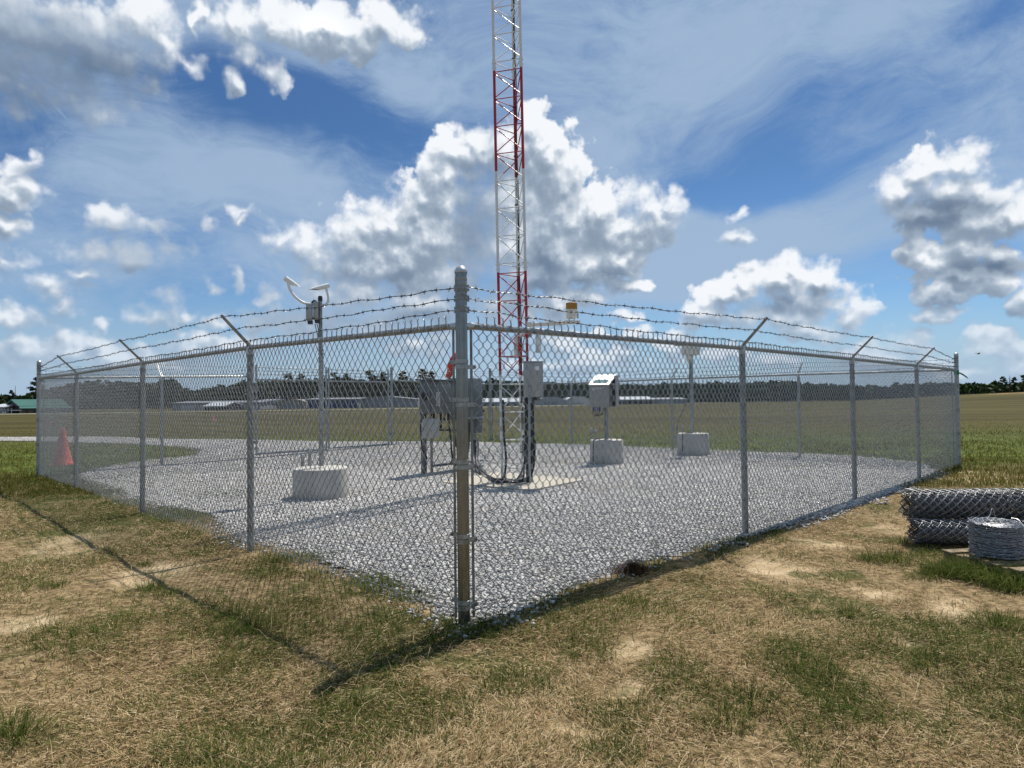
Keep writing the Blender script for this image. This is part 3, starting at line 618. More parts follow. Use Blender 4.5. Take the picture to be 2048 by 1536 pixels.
def corner_post(key, dirs, label, near):
    x, y, z0, zr, ztop = CORN[key]; rad = .0365
    t = thing('corner_post', (x, y, z0), label, 'fence post', 'corner posts of the fence')
    MB().lathe((x, y, 0), [(rad, z0 - .25), (rad, ztop)], 28).build('pipe', M['shiny'] if near else M['galv'], t)
    MB().lathe((x, y, ztop), [(rad + .003, -.012), (rad + .0045, -.006), (rad + .0045, .001), (rad * .97, .010), (rad * .80, .022), (rad * .50, .030), (rad * .2, .033), (.001, .034)], 28, caps=False).build('post_cap', M['alu'], t)
    for k in (.048, .074, .118): MB().lathe((x, y, ztop - k), [(rad + .0004, -.012), (rad + .0014, -.010), (rad + .0014, .010), (rad + .0004, .012)], 24, caps=False).build('wire_band', M['galv_worn'], t)
    for i, zz in enumerate((2.04, 1.975, 1.905)):
        zz += ztop - 2.135
        for k in (-.012, .010):
            b = MB().lathe((x, y, zz + k), [(rad + .0004, -.009), (rad + .0016, -.007), (rad + .0016, .007), (rad + .0004, .009)], 24, caps=False)
            for d in dirs: b.box(Vector((x, y, zz + k)) + Vector((d[0], d[1], 0)) * (rad + .013), (.026, .010, .016), (d[0], d[1], 0), (-d[1], d[0], 0))
            if k == .010 or near: b.build('wire_band', M['galv_worn'], t)
    for di, d in enumerate(dirs):
        D = Vector((d[0], d[1], 0)); S = Vector((-d[1], d[0], 0)); c = Vector((x, y, 0)) + D * .078
        MB().box((c.x, c.y, (zr + z0) / 2 + .01), (.017, .006, zr - z0 - .06), D, S).build('tension_bar', M['galv_worn'], t)
        # rail end cup
        MB().tube([Vector((x, y, zr - .012)) + D * .035, Vector((x, y, zr - .012)) + D * .085], [.0255, .0245], 14).tube([Vector((x, y, zr - .012)) + D * .03 + S * .03, Vector((x, y, zr - .012)) + D * .03 - S * .03], .012, 8).build('rail_end_cup', M['alu'], t)
        zs = (1.585, 1.355, .98, .535, .14) if near else (1.55, 1.1, .65, .2)
        for k, zz in enumerate(zs):
            zz = zz + (.0 if di == 0 else -.031)
            b = MB().lathe((x, y, zz), [(rad + .001, -.0135), (rad + .0035, -.0125), (rad + .0035, .0125), (rad + .001, .0135)], 26, caps=False)
            b.box(Vector((x, y, zz)) + D * (rad + .030) + S * .010, (.075, .003, .025), D, S).box(Vector((x, y, zz)) + D * (rad + .030) - S * .010, (.075, .003, .025), D, S)
            b.tube([Vector((x, y, zz)) + D * .098 + S * .018, Vector((x, y, zz)) + D * .098 - S * .018], .0065, 6)
            b.build('tension_band', M['galv_worn'] if not near else M['galv'], t)
    return t
corner_post('NC', [(-.698, .716), (.698, .716)], 'tall thick galvanized corner post nearest the camera with a bright domed cap', True)
corner_post('LC', [(.716, -.698), (.680, .733)], 'galvanized corner post at the far left end of the fence beside the dirt mound', False)
rc = corner_post('RC', [(-.698, -.716), (-.733, .680)], 'galvanized corner post at the far right end of the fence with green tape tied on', False)
corner_post('BC', [(-.680, -.733), (.733, -.680)], 'farthest corner post of the fence, seen beside the red and white mast', False)
# green tape knotted on the right corner post: tied to it, still its own thing
tp = thing('green_tape', (8.416, 13.163, 1.80), 'green plastic tape knotted round the far right corner post', 'tape')
MB().lathe((8.416, 13.163, 1.79), [(.040, -.05), (.043, -.03), (.042, .03), (.039, .05)], 18, caps=False).box((8.36, 13.12, 1.80), (.05, .03, .09), (.7, .1, .3), (.1, .7, 0), (0, .1, 1)).build('knot', M['green_tape'], tp)
MB().tube([(8.44, 13.12, 1.78), (8.50, 13.12, 1.75), (8.57, 13.12, 1.70), (8.60, 13.12, 1.675)], [.014, .015, .013, .006], 5).build('tail', M['green_tape'], tp)

def fence_side(A, B, posts, label, seed, outward, gap=None, wire=True):
    """rail, line posts with barb arms, woven mesh and three barbed strands between two corner posts"""
    a, b = CORN[A], CORN[B]
    t = thing('chain_link_fence', ((a[0] + b[0]) / 2, (a[1] + b[1]) / 2, (a[2] + b[2]) / 2), label, 'fence', 'sides of the fenced yard')
    pa, pb = Vector(a[:2]), Vector(b[:2]); L = (pb - pa).length; d = (pb - pa) / L; S = Vector((d.x, d.y, 0)); O = Vector((outward[0], outward[1], 0)).normalized()
    nodes = [(0, a[2], a[3])] + [((Vector(POST[p][:2]) - pa).dot(d), POST[p][2], POST[p][3]) for p in posts] + [(L, b[2], b[3])]
    ss = [q[0] for q in nodes]; zb = lambda s: np.interp(s, ss, [q[1] for q in nodes]) + .045; zr = lambda s: np.interp(s, ss, [q[2] for q in nodes])
    P = lambda s, z, o=0.0: Vector((pa.x + d.x * s, pa.y + d.y * s, z)) + O * o
    spans = [(0.05, L - .05)] if not gap else [(.05, gap[0]), (gap[1], L - .05)]
    for s0, s1 in spans:
        cut = [s0] + [s for s in ss if s0 < s < s1] + [s1]
        MB().tube([P(s, float(zr(s)) - .012) for s in cut], .0215, 14).build('top_rail', M['galv'], t)
        A2 = P(s0 + .03, 0, .026); B2 = P(s1 - .03, 0, .026); o = s0 + .03
        chain_link('chain_link_mesh', A2, B2, lambda s, o=o: zb(s + o), lambda s, o=o: zr(s + o) + .004, t, sides=5 if seed < 3 else 4, seed=seed)
        MB().tube([P(s, float(zb(s)) + .05, .030) for s in np.linspace(s0, s1, 24)], .0024, 4).build('bottom_wire', M['wire'], t)
    tips = []
    for i, p in enumerate(posts):
        s, z0, z1 = nodes[i + 1]; c = P(s, 0, -.0)
        po = MB().lathe((c.x, c.y, 0), [(.0295, z0 - .2), (.0295, z1 - .055)], 18).build('line_post', M['galv_worn'] if seed < 3 else M['galv'], t)
        if p in ('G1', 'G3'):
            MB().lathe((c.x, c.y, 0), [(.036, z0 - .2), (.036, 2.27)], 18).lathe((c.x, c.y, 2.27), [(.041, -.02), (.041, .004), (.03, .025), (.001, .034)], 18).build('gate_post', M['galv'], t)
            tips.append((s, None)); continue
        # post top casting and 45 degree arm made of folded sheet
        base = P(s, z1 - .012, 0); up = Vector((0, 0, 1)); u = (O + up).normalized(); w = (up - O).normalized()
        m = MB().lathe((c.x, c.y, z1 - .075), [(.033, 0), (.034, .03), (.032, .062)], 16).tube([base - S * .033, base + S * .033], .0265, 12)
        m.build('post_top', M['alu'], po)
        arm = MB(); e0 = base + up * .012; Ln = .375
        ta, tb = .036, .022
        v = []
        for k, (f, wd) in enumerate(((0, ta), (1, tb))):
            q = e0 + u * (Ln * f); v += [q - S * wd / 2 + w * .010, q - S * wd * .34 - w * .010, q + S * wd * .34 - w * .010, q + S * wd / 2 + w * .010, q + S * wd * .30 + w * .010, q + S * wd * .26 - w * .005, q - S * wd * .26 - w * .005, q - S * wd * .30 + w * .010]
        arm.add(v, [(i_, (i_ + 1) % 8, 8 + (i_ + 1) % 8, 8 + i_) for i_ in range(8)] + [tuple(reversed(range(8))), tuple(range(8, 16))])
        arm.build('barb_arm', M['galv'], po)
        tips.append((s, [e0 + u * (Ln * f) + w * .006 for f in (.93, .55, .17)]))
    zt = lambda c: [c[4] - .095, c[4] - .160, c[4] - .23]
    if wire:
        for k in range(3):
            pts = [P(.05, zt(a)[k])]
            for s, tp_ in tips: pts.append(tp_[k] if tp_ else P(s, 2.27 - .09 - .07 * k))
            pts.append(P(L - .05, zt(b)[k]))
            segs = [pts] if not gap else [pts]
            for q in segs: barbed_wire(q, t, seed * 10 + k)
    return t
fence_side('NC', 'LC', ['L1', 'L2', 'L3'], 'chain link fence side running from the near corner post away to the left', 1, (-.716, -.698))
fence_side('NC', 'RC', ['R1', 'R2', 'R3'], 'chain link fence side running from the near corner post away to the right', 2, (.716, -.698))
fence_side('RC', 'BC', ['B3', 'B2', 'B1'], 'far right chain link fence side behind the two small concrete drums', 3, (.680, .733))
sL = Vector(CORN['LC'][:2]); dL = (Vector(CORN['BC'][:2]) - sL).normalized()
g1 = (Vector(POST['G1'][:2]) - sL).dot(dL); g3 = (Vector(POST['G3'][:2]) - sL).dot(dL)
fence_side('LC', 'BC', ['G0', 'G1', 'G3'], 'far left chain link fence side with the double gate in it', 4, (-.733, .680), gap=(g1, g3))

def gate(p0, p1, z0, z1, label):
    p0, p1 = Vector(p0), Vector(p1); d = (p1 - p0).normalized(); L = (p1 - p0).length
    t = thing('gate_leaf', (p0.x, p0.y, z0), label, 'gate', 'leaves of the double gate')
    X = lambda s, z: Vector((p0.x + d.x * s, p0.y + d.y * s, z))
    f = MB()
    for s in (.0, L): f.tube([X(s, z0), X(s, z1 + .34)], .022, 12)
    for z in (z0 + .03, z1): f.tube([X(0, z), X(L, z)], .021, 12)
    f.build('gate_frame', M['galv'], t)
    chain_link('gate_mesh', X(.02, 0), X(L - .02, 0), lambda s: z0 + .03 + 0 * s, lambda s: z1 + 0 * s, t, sides=4, seed=int(L * 100), spikes=False)
    for k in range(3): barbed_wire([X(0, z1 + .12 + .09 * k), X(L, z1 + .12 + .09 * k)], t, 77 + k)
    for z in (z0 + .3, z1 - .25): MB().tube([X(-.05, z), X(.03, z)], .034, 10).build('hinge', M['galv_worn'], t)
    return t
G1, G3 = Vector(POST['G1'][:2]), Vector(POST['G3'][:2]); gd = (G3 - G1).normalized(); gm = (G1 + G3) / 2
gate(G1 + gd * .11, gm - gd * .035, .16, 1.90, 'left leaf of the mesh double gate, next to the thick gate post')
gate(G3 - gd * .11, gm + gd * .035, .19, 1.89, 'right leaf of the mesh double gate, ending close to the grey cabinets')

# ------------------------------------------------------------------ lattice mast
BAND_Z0, BAND_H = 1.77, 1.645
M['mast'] = band_mat()
TY = 11.25; tc = at(1035.7, 900, TY); TX = tc.x
slab = thing('concrete_slab', (TX, TY, .05), 'pale square concrete slab under the red and white mast', 'slab')
zs_ = .075
q = [ground(882, 968), ground(1062, 986), ground(1168, 964), ground(1000, 947)]
m_ = MB(); V = [Vector((p.x, p.y, z)) for z in (-.05, zs_) for p in q]
m_.add(V, [(3, 2, 1, 0), (4, 5, 6, 7), (0, 1, 5, 4), (1, 2, 6, 5), (2, 3, 7, 6), (3, 0, 4, 7)]); m_.build('slab', M['pad'], slab)
mast = thing('lattice_mast', (TX, TY, zs_), 'tall three legged lattice mast in red and white bands', 'mast')
RM = .262; LEG = [Vector((TX + RM * math.cos(R(a)), TY + RM * math.sin(R(a)), 0)) for a in (-165.5, -45.5, 74.5)]
ZT = 10.05
for p in LEG: MB().tube([p + Vector((0, 0, zs_ + .012)), p + Vector((0, 0, ZT))], .0225, 12).build('leg', M['mast'], mast)
for p in LEG: MB().box(p + Vector((0, 0, zs_ + .006)), (.13, .13, .012)).build('base_plate', M['galv'], mast)
tops = [BAND_Z0 + BAND_H + 2 * BAND_H * k for k in range(3)]
levels = sorted(z for tpz in tops for z in [tpz - .015 - .447 * i for i in range(8)] if .2 < z < ZT)
for tpz in tops:                                                       # bolted section joints
    for p in LEG:
        b = MB()
        if tpz < ZT: b.tube([p + Vector((0, 0, tpz + .01)), p + Vector((0, 0, tpz + .20))], .0265, 12)
        for k in range(2):
            for sx in (-1, 1): b.box(p + Vector((sx * .031, 0, tpz + .055 + .075 * k)), (.016, .014, .014))
        if tpz < ZT: b.build('section_joint', M['mast'], mast)
for z0, z1 in zip(levels, levels[1:] + [None]):
    for i in range(3):
        a, b = LEG[i], LEG[(i + 1) % 3]
        MB().tube([a + Vector((0, 0, z0)), b + Vector((0, 0, z0))], .0078, 7).build('horizontal_brace', M['mast'], mast)
        if z1 and z1 - z0 > .3: MB().tube([a + Vector((0, 0, z1 - .025)), b + Vector((0, 0, z0 + .025))], .0085, 7).build('diagonal_brace', M['mast'], mast)
mast.rotation_euler = (0, -.0095, 0)                                 # the mast leans a touch
p = LEG[2]
cb = MB()
for k, (dx, dy) in enumerate(((.030, -.006), (.014, -.030))):
    cb.tube([p + Vector((dx + .006 * math.sin(z * 3.1 + k), dy + .005 * math.cos(z * 2.3 + k), z)) for z in np.arange(.25, 10, .12)], .006 if k else .0085, 6)
cb.build('antenna_cable', M['black'], mast)
cl = MB()
for z in np.arange(.5, 10, .82): cl.lathe(p + Vector((0, 0, z)), [(.026, -.010), (.032, -.008), (.032, .008), (.026, .010)], 12, caps=False).box(p + Vector((.034, -.008, z)), (.014, .020, .018))
cl.build('cable_clamp', M['blackplas'], mast)

# rain gauge on its arm, fixed to the mast
gY = TY - .15
def gp(x, y, Y=gY): return at(x, y, Y)
g0 = gp(1143.5, 642)
rg_ = thing('rain_gauge', g0, 'cream cylinder gauge with an ochre top band on an arm from the mast', 'rain gauge')
sc = gY / FPX; rad = 10.9 * sc; bz = gp(1143.5, 637).z; tz = gp(1143.5, 606).z; yz = gp(1143.5, 618.5).z
MB().lathe((g0.x, g0.y, 0), [(rad * .97, bz), (rad, bz + .012), (rad, yz)], 36).build('body', M['cream'], rg_)
MB().lathe((g0.x, g0.y, 0), [(rad + .004, yz - .004), (rad + .005, yz), (rad + .005, tz - .006), (rad, tz), (rad - .010, tz), (rad - .014, tz - .03), (.02, tz - .09)], 36, caps=False).build('top_band', M['yellow'], rg_)
fl = MB()
for k in range(4): a = R(45 + 90 * k); fl.tube([(g0.x + math.cos(a) * rad * .7, g0.y + math.sin(a) * rad * .7, bz - .045), (g0.x + math.cos(a) * rad * .7, g0.y + math.sin(a) * rad * .7, bz + .004)], .009, 8)
fl.build('standoff', M['white'], rg_)
MB().box((g0.x + .01, g0.y, bz - .060), (.235, .20, .042), bev=.006).build('base_plate', M['cream'], rg_)
a0 = Vector((g0.x - .10, g0.y, bz - .068)); a1 = Vector((LEG[1].x + .01, LEG[1].y, bz - .105))
dd = (a1 - a0); MB().box(a0 + dd * .5, (dd.length, .085, .055), dd, (0, 1, 0), (0, 0, 1), bev=.008).box(a1, (.10, .12, .10), bev=.006).build('arm', M['cream'], rg_)
MB().tube([gp(1155.8, 622), gp(1155.8, 637)], .008, 8).build('latch', M['blackplas'], rg_)

# white two pronged sensor below the gauge arm
uY = TY + .05
us = thing('present_weather_sensor', at(1056, 668, uY), 'white sensor with two hanging tubes clamped across the mast', 'sensor')
tl = [at(1033, 712, uY + .25), at(1033, 676, uY + .25)]; tr = [at(1077, 706, uY - .2), at(1077, 668, uY - .2)]
for a, b, r_ in ((tl[0], tl[1], .045), (tr[0], tr[1], .046)):
    MB().lathe(a, [(r_ * .85, 0), (r_, .012), (r_, (b - a).length - .02), (r_ * .9, (b - a).length + .015), (r_ * .5, (b - a).length + .03)], 20).build('sensor_tube', M['white'], us)
MB().tube(bez([tr[1] + Vector((0, 0, -.01)), at(1075, 662, uY - .2), at(1066, 664, uY - .1), at(1052, 670, uY + .05), at(1040, 671, uY + .2), tl[1] + Vector((0, 0, -.01))], 6), .030, 12).build('cross_bar', M['white'], us)
MB().box(at(1058, 668, uY - .12), (.09, .09, .10), bev=.01).build('clamp', M['galv'], us)

# pale equipment box on a dark post beside the mast, with a bundle of hoses
bY = TY - .42
bx = thing('equipment_box', at(1062, 955, bY), 'pale grey equipment box on a black wrapped post beside the mast', 'equipment box')
c0, c1 = at(1047, 794, bY), at(1085, 725.5, bY); cx = (c0 + c1) / 2
MB().box((cx.x + .004, cx.y, cx.z), (c1.x - c0.x - .016, .20, c1.z - c0.z), (1, .12, 0), (-.12, 1, 0), bev=.012).build('box', M['pale_paint'], bx)
MB().box((cx.x - (c1.x - c0.x) * .32, cx.y - .108, cx.z), (.085, .03, c1.z - c0.z - .02), (1, .12, 0), (-.12, 1, 0), bev=.006).build('door_edge', M['pale_paint'], bx)
for f_ in (.25, .75): MB().box((cx.x + (c1.x - c0.x) * .5 - .01, cx.y - .06, c0.z + (c1.z - c0.z) * f_), (.03, .05, .05), (1, .12, 0), (-.12, 1, 0), bev=.004).build('latch', M['galv'], bx)
MB().box((cx.x + .05, cx.y - .104, c0.z + .44), (.09, .004, .06), (1, .12, 0), (-.12, 1, 0)).build('label_plate', M['white'], bx)
MB().box((cx.x, cx.y + .02, c1.z + .012), (c1.x - c0.x + .01, .24, .022), (1, .12, 0), (-.12, 1, 0), bev=.004).build('rain_lid', M['galv'], bx)
MB().box((cx.x - .02, cx.y + .01, c0.z - .03), (c1.x - c0.x - .06, .16, .05), bev=.006).build('gland_plate', M['blackplas'], bx)
pb = at(1059, 955, bY + .02)
MB().lathe((pb.x, pb.y + .03, 0), [(.052, zs_), (.054, .3), (.052, .9), (.052, c0.z - .02)], 20).build('post', M['black'], bx)
hs = MB()
for k, (x0, sw) in enumerate(((1051, -1), (1056, 1), (1062, 1))):
    hs.tube(bez([at(x0, 800, bY - .06), at(x0 + sw * .3, 850, bY - .08), at(x0 + sw, 905, bY - .09), at(x0 + sw - 2, 940, bY - .10), at(x0 - 6, 958, bY - .16), at(x0 - 30, 965, bY - .2), at(x0 - 60, 963, bY - .1)], 7), .012, 8)
hs.build('hose_bundle', M['black'], bx)
MB().tube(bez([at(1059, 770, bY - .14), at(1058.5, 850, bY - .14), at(1059, 930, bY - .14), at(1060, 964, bY - .14)], 6), .020, 10).build('riser_pipe', M['galv'], bx)

# ------------------------------------------------------------------ visibility sensor on the large drum
def drum(name, px, py, rpx, toppx, label, taper=1.0):
    b = ground(px, py); Y = b.y + rpx / FPX * b.y; r = rpx / FPX * Y; c = Vector((at(px, py, Y).x, Y, gz(b.x, Y)))
    zt = at(px, toppx, Y).z
    t = thing(name, c, label, 'concrete base')
    MB().lathe((c.x, c.y, 0), [(r * taper, c.z - .08), (r * taper, c.z + .02), (r, zt - .03), (r * .985, zt - .008), (r * .94, zt)], 48).build('drum', M['concrete'], t)
    return t, c, r, zt
d1, c, r, zt = drum('concrete_drum', 642, 1003, 54, 935, 'largest concrete drum, carrying the pole of the forked white sensor')
v = thing('visibility_sensor', (c.x, c.y, zt), 'forked white sensor with two facing heads on a grey pole', 'weather sensor')
vY = c.y
def vp(x, y, dY=0): return at(x, y, vY + dY)
MB().tube([vp(643, 932), vp(642, 712)], .034, 16).build('pole', M['galv'], v)
MB().tube([vp(642, 715), vp(640.5, 600)], .026, 16).build('upper_pole', M['galv_worn'], v)
b_ = MB()
for y_ in (700, 708, 716, 724, 770, 820, 862): b_.lathe(vp(642, y_), [(.0345, -.010), (.041, -.008), (.041, .008), (.0345, .010)], 16, caps=False)
b_.build('pole_band', M['galv_worn'], v)
MB().lathe(vp(640.4, 598), [(.031, -.030), (.032, .0), (.030, .032), (.022, .042)], 16).build('pole_cap', M['black'], v)
for (x0, x1, y0, y1, dY, nm, mt) in ((613, 624.5, 609, 642, -.06, 'junction_box', 'pale_paint'), (627.5, 637, 604, 640, -.02, 'junction_box', 'pale_paint')):
    a, b2 = vp(x0, y1, dY), vp(x1, y0, dY); cc = (a + b2) / 2; jb = MB().box(cc, (b2.x - a.x, .13, b2.z - a.z), (1, .18, 0), (-.18, 1, 0), bev=.008).build(nm, M[mt], v)
    MB().box((cc.x + .012, cc.y, a.z - .022), ((b2.x - a.x) * .8, .10, .044), (1, .18, 0), (-.18, 1, 0), bev=.005).build('connector_block', M['blackplas'], jb)
for x_ in (630, 634): MB().tube(bez([vp(x_, 648), vp(x_ + 3, 662), vp(637, 682), vp(639, 700)], 6), .006, 6).build('lead', M['black'], v)
MB().tube([vp(624, 606, -.03), vp(628, 602, -.03), vp(632, 604, -.03)], .020, 8).build('bracket', M['blackplas'], v)
arm_l = bez([vp(576, 562, -.12), vp(577.5, 572, -.12), vp(583, 584, -.11), vp(592, 595, -.10), vp(604, 604, -.08), vp(616, 607.5, -.05), vp(628, 608, -.02)], 8)
arm_r = bez([vp(652, 577, .06), vp(655.5, 588, .06), vp(657, 599, .05), vp(654, 607, .03), vp(647, 610.5, .01), vp(640, 610, 0)], 8)
for a in (arm_l, arm_r): MB().tube(a, .0185, 14).build('fork_arm', M['white'], v)
def head(p0, p1, rr, up):
    """slanted hooded head: a short cylinder whose end is cut to a long beak"""
    p0, p1 = Vector(p0), Vector(p1); w = (p1 - p0).normalized(); L = (p1 - p0).length; u = Vector(up); u = (u - w * u.dot(w)).normalized(); s_ = w.cross(u); n = 20; vs = []; rings = 6
    for i in range(rings):
        f = i / (rings - 1)
        for k in range(n):
            a = 2 * math.pi * k / n; up_ = .5 + .5 * math.cos(a)                      # 1 on top, 0 below
            ln = L * (.42 + .58 * up_ ** .8); z = -.035 * (1 - f) + ln * f; taper = 1 - .55 * max(0, z / L - .3) ** 1.2
            vs.append(p0 + w * z + (u * math.cos(a) + s_ * math.sin(a)) * rr * taper)
    fs = [(i * n + k, i * n + (k + 1) % n, (i + 1) * n + (k + 1) % n, (i + 1) * n + k) for i in range(rings - 1) for k in range(n)]
    hb = MB().add(vs, fs, True); hb.f.append(tuple(reversed(range(n)))); hb.sm.append(False); h = hb.build('sensor_head', M['white'], v)
    fr = vs[-n:]; MB().add([q - w * .012 for q in fr], [tuple(range(n))]).build('lens_window', M['black'], h)
    return h
head(vp(574, 559, -.12), vp(599, 576, .0), .036, (.5, 0, 1)); head(vp(653, 572, .06), vp(617, 581, -.05), .034, (-.2, 0, 1))
def stubs(c, r, zt, pts, label):
    for k, (x_, y_, w_, ytop) in enumerate(pts):
        p = at(x_, y_, c.y + r + .12); t = thing('conduit_stub', p, label[k], 'conduit', 'conduit stubs behind the concrete drums')
        MB().tube([p + Vector((0, 0, -.3)), at(x_, ytop, c.y + r + .12)], w_, 10).build('pipe', M['galv'], t); MB().lathe(at(x_, ytop, c.y + r + .12), [(w_ * 1.25, -.03), (w_ * 1.3, -.004), (w_, .008)], 10).build('pipe_cap', M['alu'], t)
stubs(c, r, zt, ((605, 935, .024, 910), (619, 935, .022, 898)), ('shorter conduit stub behind the largest concrete drum', 'taller conduit stub behind the largest concrete drum'))

# ------------------------------------------------------------------ grey sloped enclosure on its pole
d2, c, r, zt = drum('concrete_drum', 1214, 931, 32.5, 879, 'pale concrete drum under the sloped metal enclosure', 1.04)
e = thing('sloped_enclosure', (c.x, c.y, zt), 'sloped stainless instrument case with a glass window on a short pole', 'instrument case')
eY = c.y
def ep(x, y, dY=0): return at(x, y, eY + dY)
MB().tube([ep(1213, 880), ep(1212, 812)], .042, 16).build('pole', M['galv_worn'], e)
f0, f1 = ep(1178.5, 814, -.22), ep(1217.5, 769.5, -.22); W = f1.x - f0.x; Hh = f1.z - f0.z
fa = Vector((f0.x, f0.y, f0.z)); fb = Vector((f1.x, f1.y + .02, f0.z))
top_b = ep(1193, 751.5, .04).z
dep = .30; s_ = Vector((.18, dep, 0))
V = [fa, fb, fb + s_, fa + s_, fa + Vector((0, 0, Hh)), fb + Vector((0, 0, Hh)), fb + s_ + Vector((0, 0, top_b - f0.z)), fa + s_ + Vector((0, 0, top_b - f0.z))]
MB().add(V, [(3, 2, 1, 0), (0, 1, 5, 4), (2, 3, 7, 6), (3, 0, 4, 7), (1, 2, 6, 5), (4, 5, 6, 7)]).build('case', M['box_grey'], e)
nrm = (V[5] - V[4]).cross(V[7] - V[4]).normalized()
def onl(u_, v_, o=.004): return V[4] + (V[5] - V[4]) * u_ + (V[7] - V[4]) * v_ + nrm * o
ld = MB(); rim = [(-.03, -.04), (1.03, -.04), (1.03, .10), (-.03, .10)]
def slab_on(pts, t_): 
    a = [onl(u_, v_, .002) for u_, v_ in pts]; b2 = [onl(u_, v_, t_) for u_, v_ in pts]
    return a + b2, [(4, 5, 6, 7), (0, 1, 5, 4), (1, 2, 6, 5), (2, 3, 7, 6), (3, 0, 4, 7)]
for rr_ in ([(-.02, -.03), (1.02, -.03), (1.02, .10), (-.02, .10)], [(-.02, .10), (.12, .10), (.12, .52), (-.02, .52)], [(.88, .10), (1.02, .10), (1.02, .52), (.88, .52)], [(-.02, .52), (1.02, .52), (1.02, 1.03), (-.02, 1.03)]): ld.add(*slab_on(rr_, .014))
ld.build('lid', M['white'], e)
MB().add(*slab_on([(.12, .10), (.88, .10), (.88, .52), (.12, .52)], .006)).build('window', M['glass'], e)
# back plate with its dark gap, at the right
r0, r1 = ep(1217.5, 810, .02), ep(1229, 762, .02)
MB().box(((r0.x + r1.x) / 2, r0.y, (r0.z + r1.z) / 2), (r1.x - r0.x, .16, r1.z - r0.z), bev=.004).build('side_recess', M['black'], e)
b0, b1 = ep(1229.5, 814, .04), ep(1235, 751, .04)
MB().box(((b0.x + b1.x) / 2, b0.y, (b0.z + b1.z) / 2), (b1.x - b0.x, .26, b1.z - b0.z), bev=.004).box(((r0.x + b1.x) / 2, b0.y - .02, ep(1230, 768).z), (b1.x - r0.x, .2, .02), bev=.003).build('mounting_plate', M['pale_paint'], e)
lg = MB()                                                                  # white maker's mark on the front: a looped swoosh and a line of letters
fp = lambda x, y: at(x, y, eY - .224 + .02 * (x - 1178.5) / 39)
for arcp in ([(1184.8, 775.6), (1184.2, 777.6), (1185, 779.3), (1186.8, 779.2), (1188.2, 777.8), (1188.6, 775.8), (1188, 775.2)],): lg.tube([fp(*q_) for q_ in arcp], .006, 5)
for x0, y0, w_, h_ in ((1192.5, 776.6, 2.2, 2.6), (1195.5, 776.4, 1.2, 2.4), (1198, 777.4, 1.6, 1.2), (1200.6, 776.6, 1.4, 2.4), (1203.2, 776.5, 1.2, 2.2), (1206.2, 775.9, 1.8, 1.0), (1207.4, 774.9, 1.4, .9)):
    cc = fp(x0, y0); lg.box(cc, (w_ * eY / FPX, .010, h_ * eY / FPX))
lg.build('lettering', M['white'], e)
cn = MB()
for k in range(4): cn.tube([ep(1187 + 4.2 * k, 814, -.08), ep(1187 + 4.2 * k, 822, -.08)], .016, 8)
cn.build('connector', M['blue'], e)
lo = MB()
for k in range(4): lo.tube(bez([ep(1187 + 4.2 * k, 821, -.08), ep(1186 + 4 * k, 828, -.09), ep(1192 + 3 * k, 832 - k, -.1), ep(1202 + k, 828, -.08), ep(1207, 816, -.05)], 5), .007, 6)
lo.tube(bez([ep(1212, 842, -.05), ep(1208, 858, -.06), ep(1196, 863, -.06), ep(1184, 866, .1)], 5), .006, 6)
lo.tube(bez([ep(1211, 876, -.05), ep(1200, 877, -.2), ep(1189, 880, -.30), ep(1186.5, 890, -.345), ep(1186.5, 932, -.345)], 6), .010, 6)
lo.build('cable', M['black'], e)
stubs(c, r, zt, ((1183, 880, .022, 857), (1191, 880, .022, 861)), ('left conduit stub behind the drum under the sloped case', 'right conduit stub behind the drum under the sloped case'))

# ------------------------------------------------------------------ small sensor box on a pole
d3, c, r, zt = drum('concrete_drum', 1387, 913, 30.5, 866, 'most distant concrete drum, under the tall thin pole with a cream box', 1.05)
s3 = thing('sensor_box', (c.x, c.y, zt), 'small cream sensor box on top of a thin tall pole', 'weather sensor')
sY = c.y
def sp_(x, y, dY=0): return at(x, y, sY + dY)
MB().tube([sp_(1385, 867), sp_(1382, 708)], .040, 16).build('pole', M['galv'], s3)
a, b2 = sp_(1367, 710.5), sp_(1396, 685)
MB().box(((a.x + b2.x) / 2, sY, (a.z + b2.z) / 2), (b2.x - a.x, .26, b2.z - a.z), (1, .2, 0), (-.2, 1, 0), bev=.014).build('box', M['cream'], s3)
MB().box(((a.x + b2.x) / 2, sY, b2.z + .004), (b2.x - a.x + .03, .29, .02), (1, .2, 0), (-.2, 1, 0), bev=.006).build('lid', M['cream'], s3)
MB().box(sp_(1357, 690.5), (.17, .05, .03)).build('side_arm', M['galv_worn'], s3)
MB().lathe(sp_(1379, 727), [(.035, 0), (.10, .17)], 14).build('funnel', M['cream'], s3)
MB().tube(bez([sp_(1380, 720, -.05), sp_(1379, 760, -.06), sp_(1379, 788, -.07), sp_(1372, 808, -.1), sp_(1361, 832, -.1), sp_(1355, 850, .1), sp_(1354, 866, .3)], 7), .014, 8).build('flexible_conduit', M['conduit'], s3)
MB().tube(bez([sp_(1381, 865, -.05), sp_(1372, 866, -.25), sp_(1365.5, 868, -.36), sp_(1365, 880, -.375), sp_(1365, 911, -.385)], 6), .009, 6).build('cable', M['black'], s3)
stubs(c, r, zt, ((1354, 868, .024, 849), (1366.5, 868, .020, 852)), ('left conduit stub behind the most distant concrete drum', 'right conduit stub behind the most distant concrete drum'))

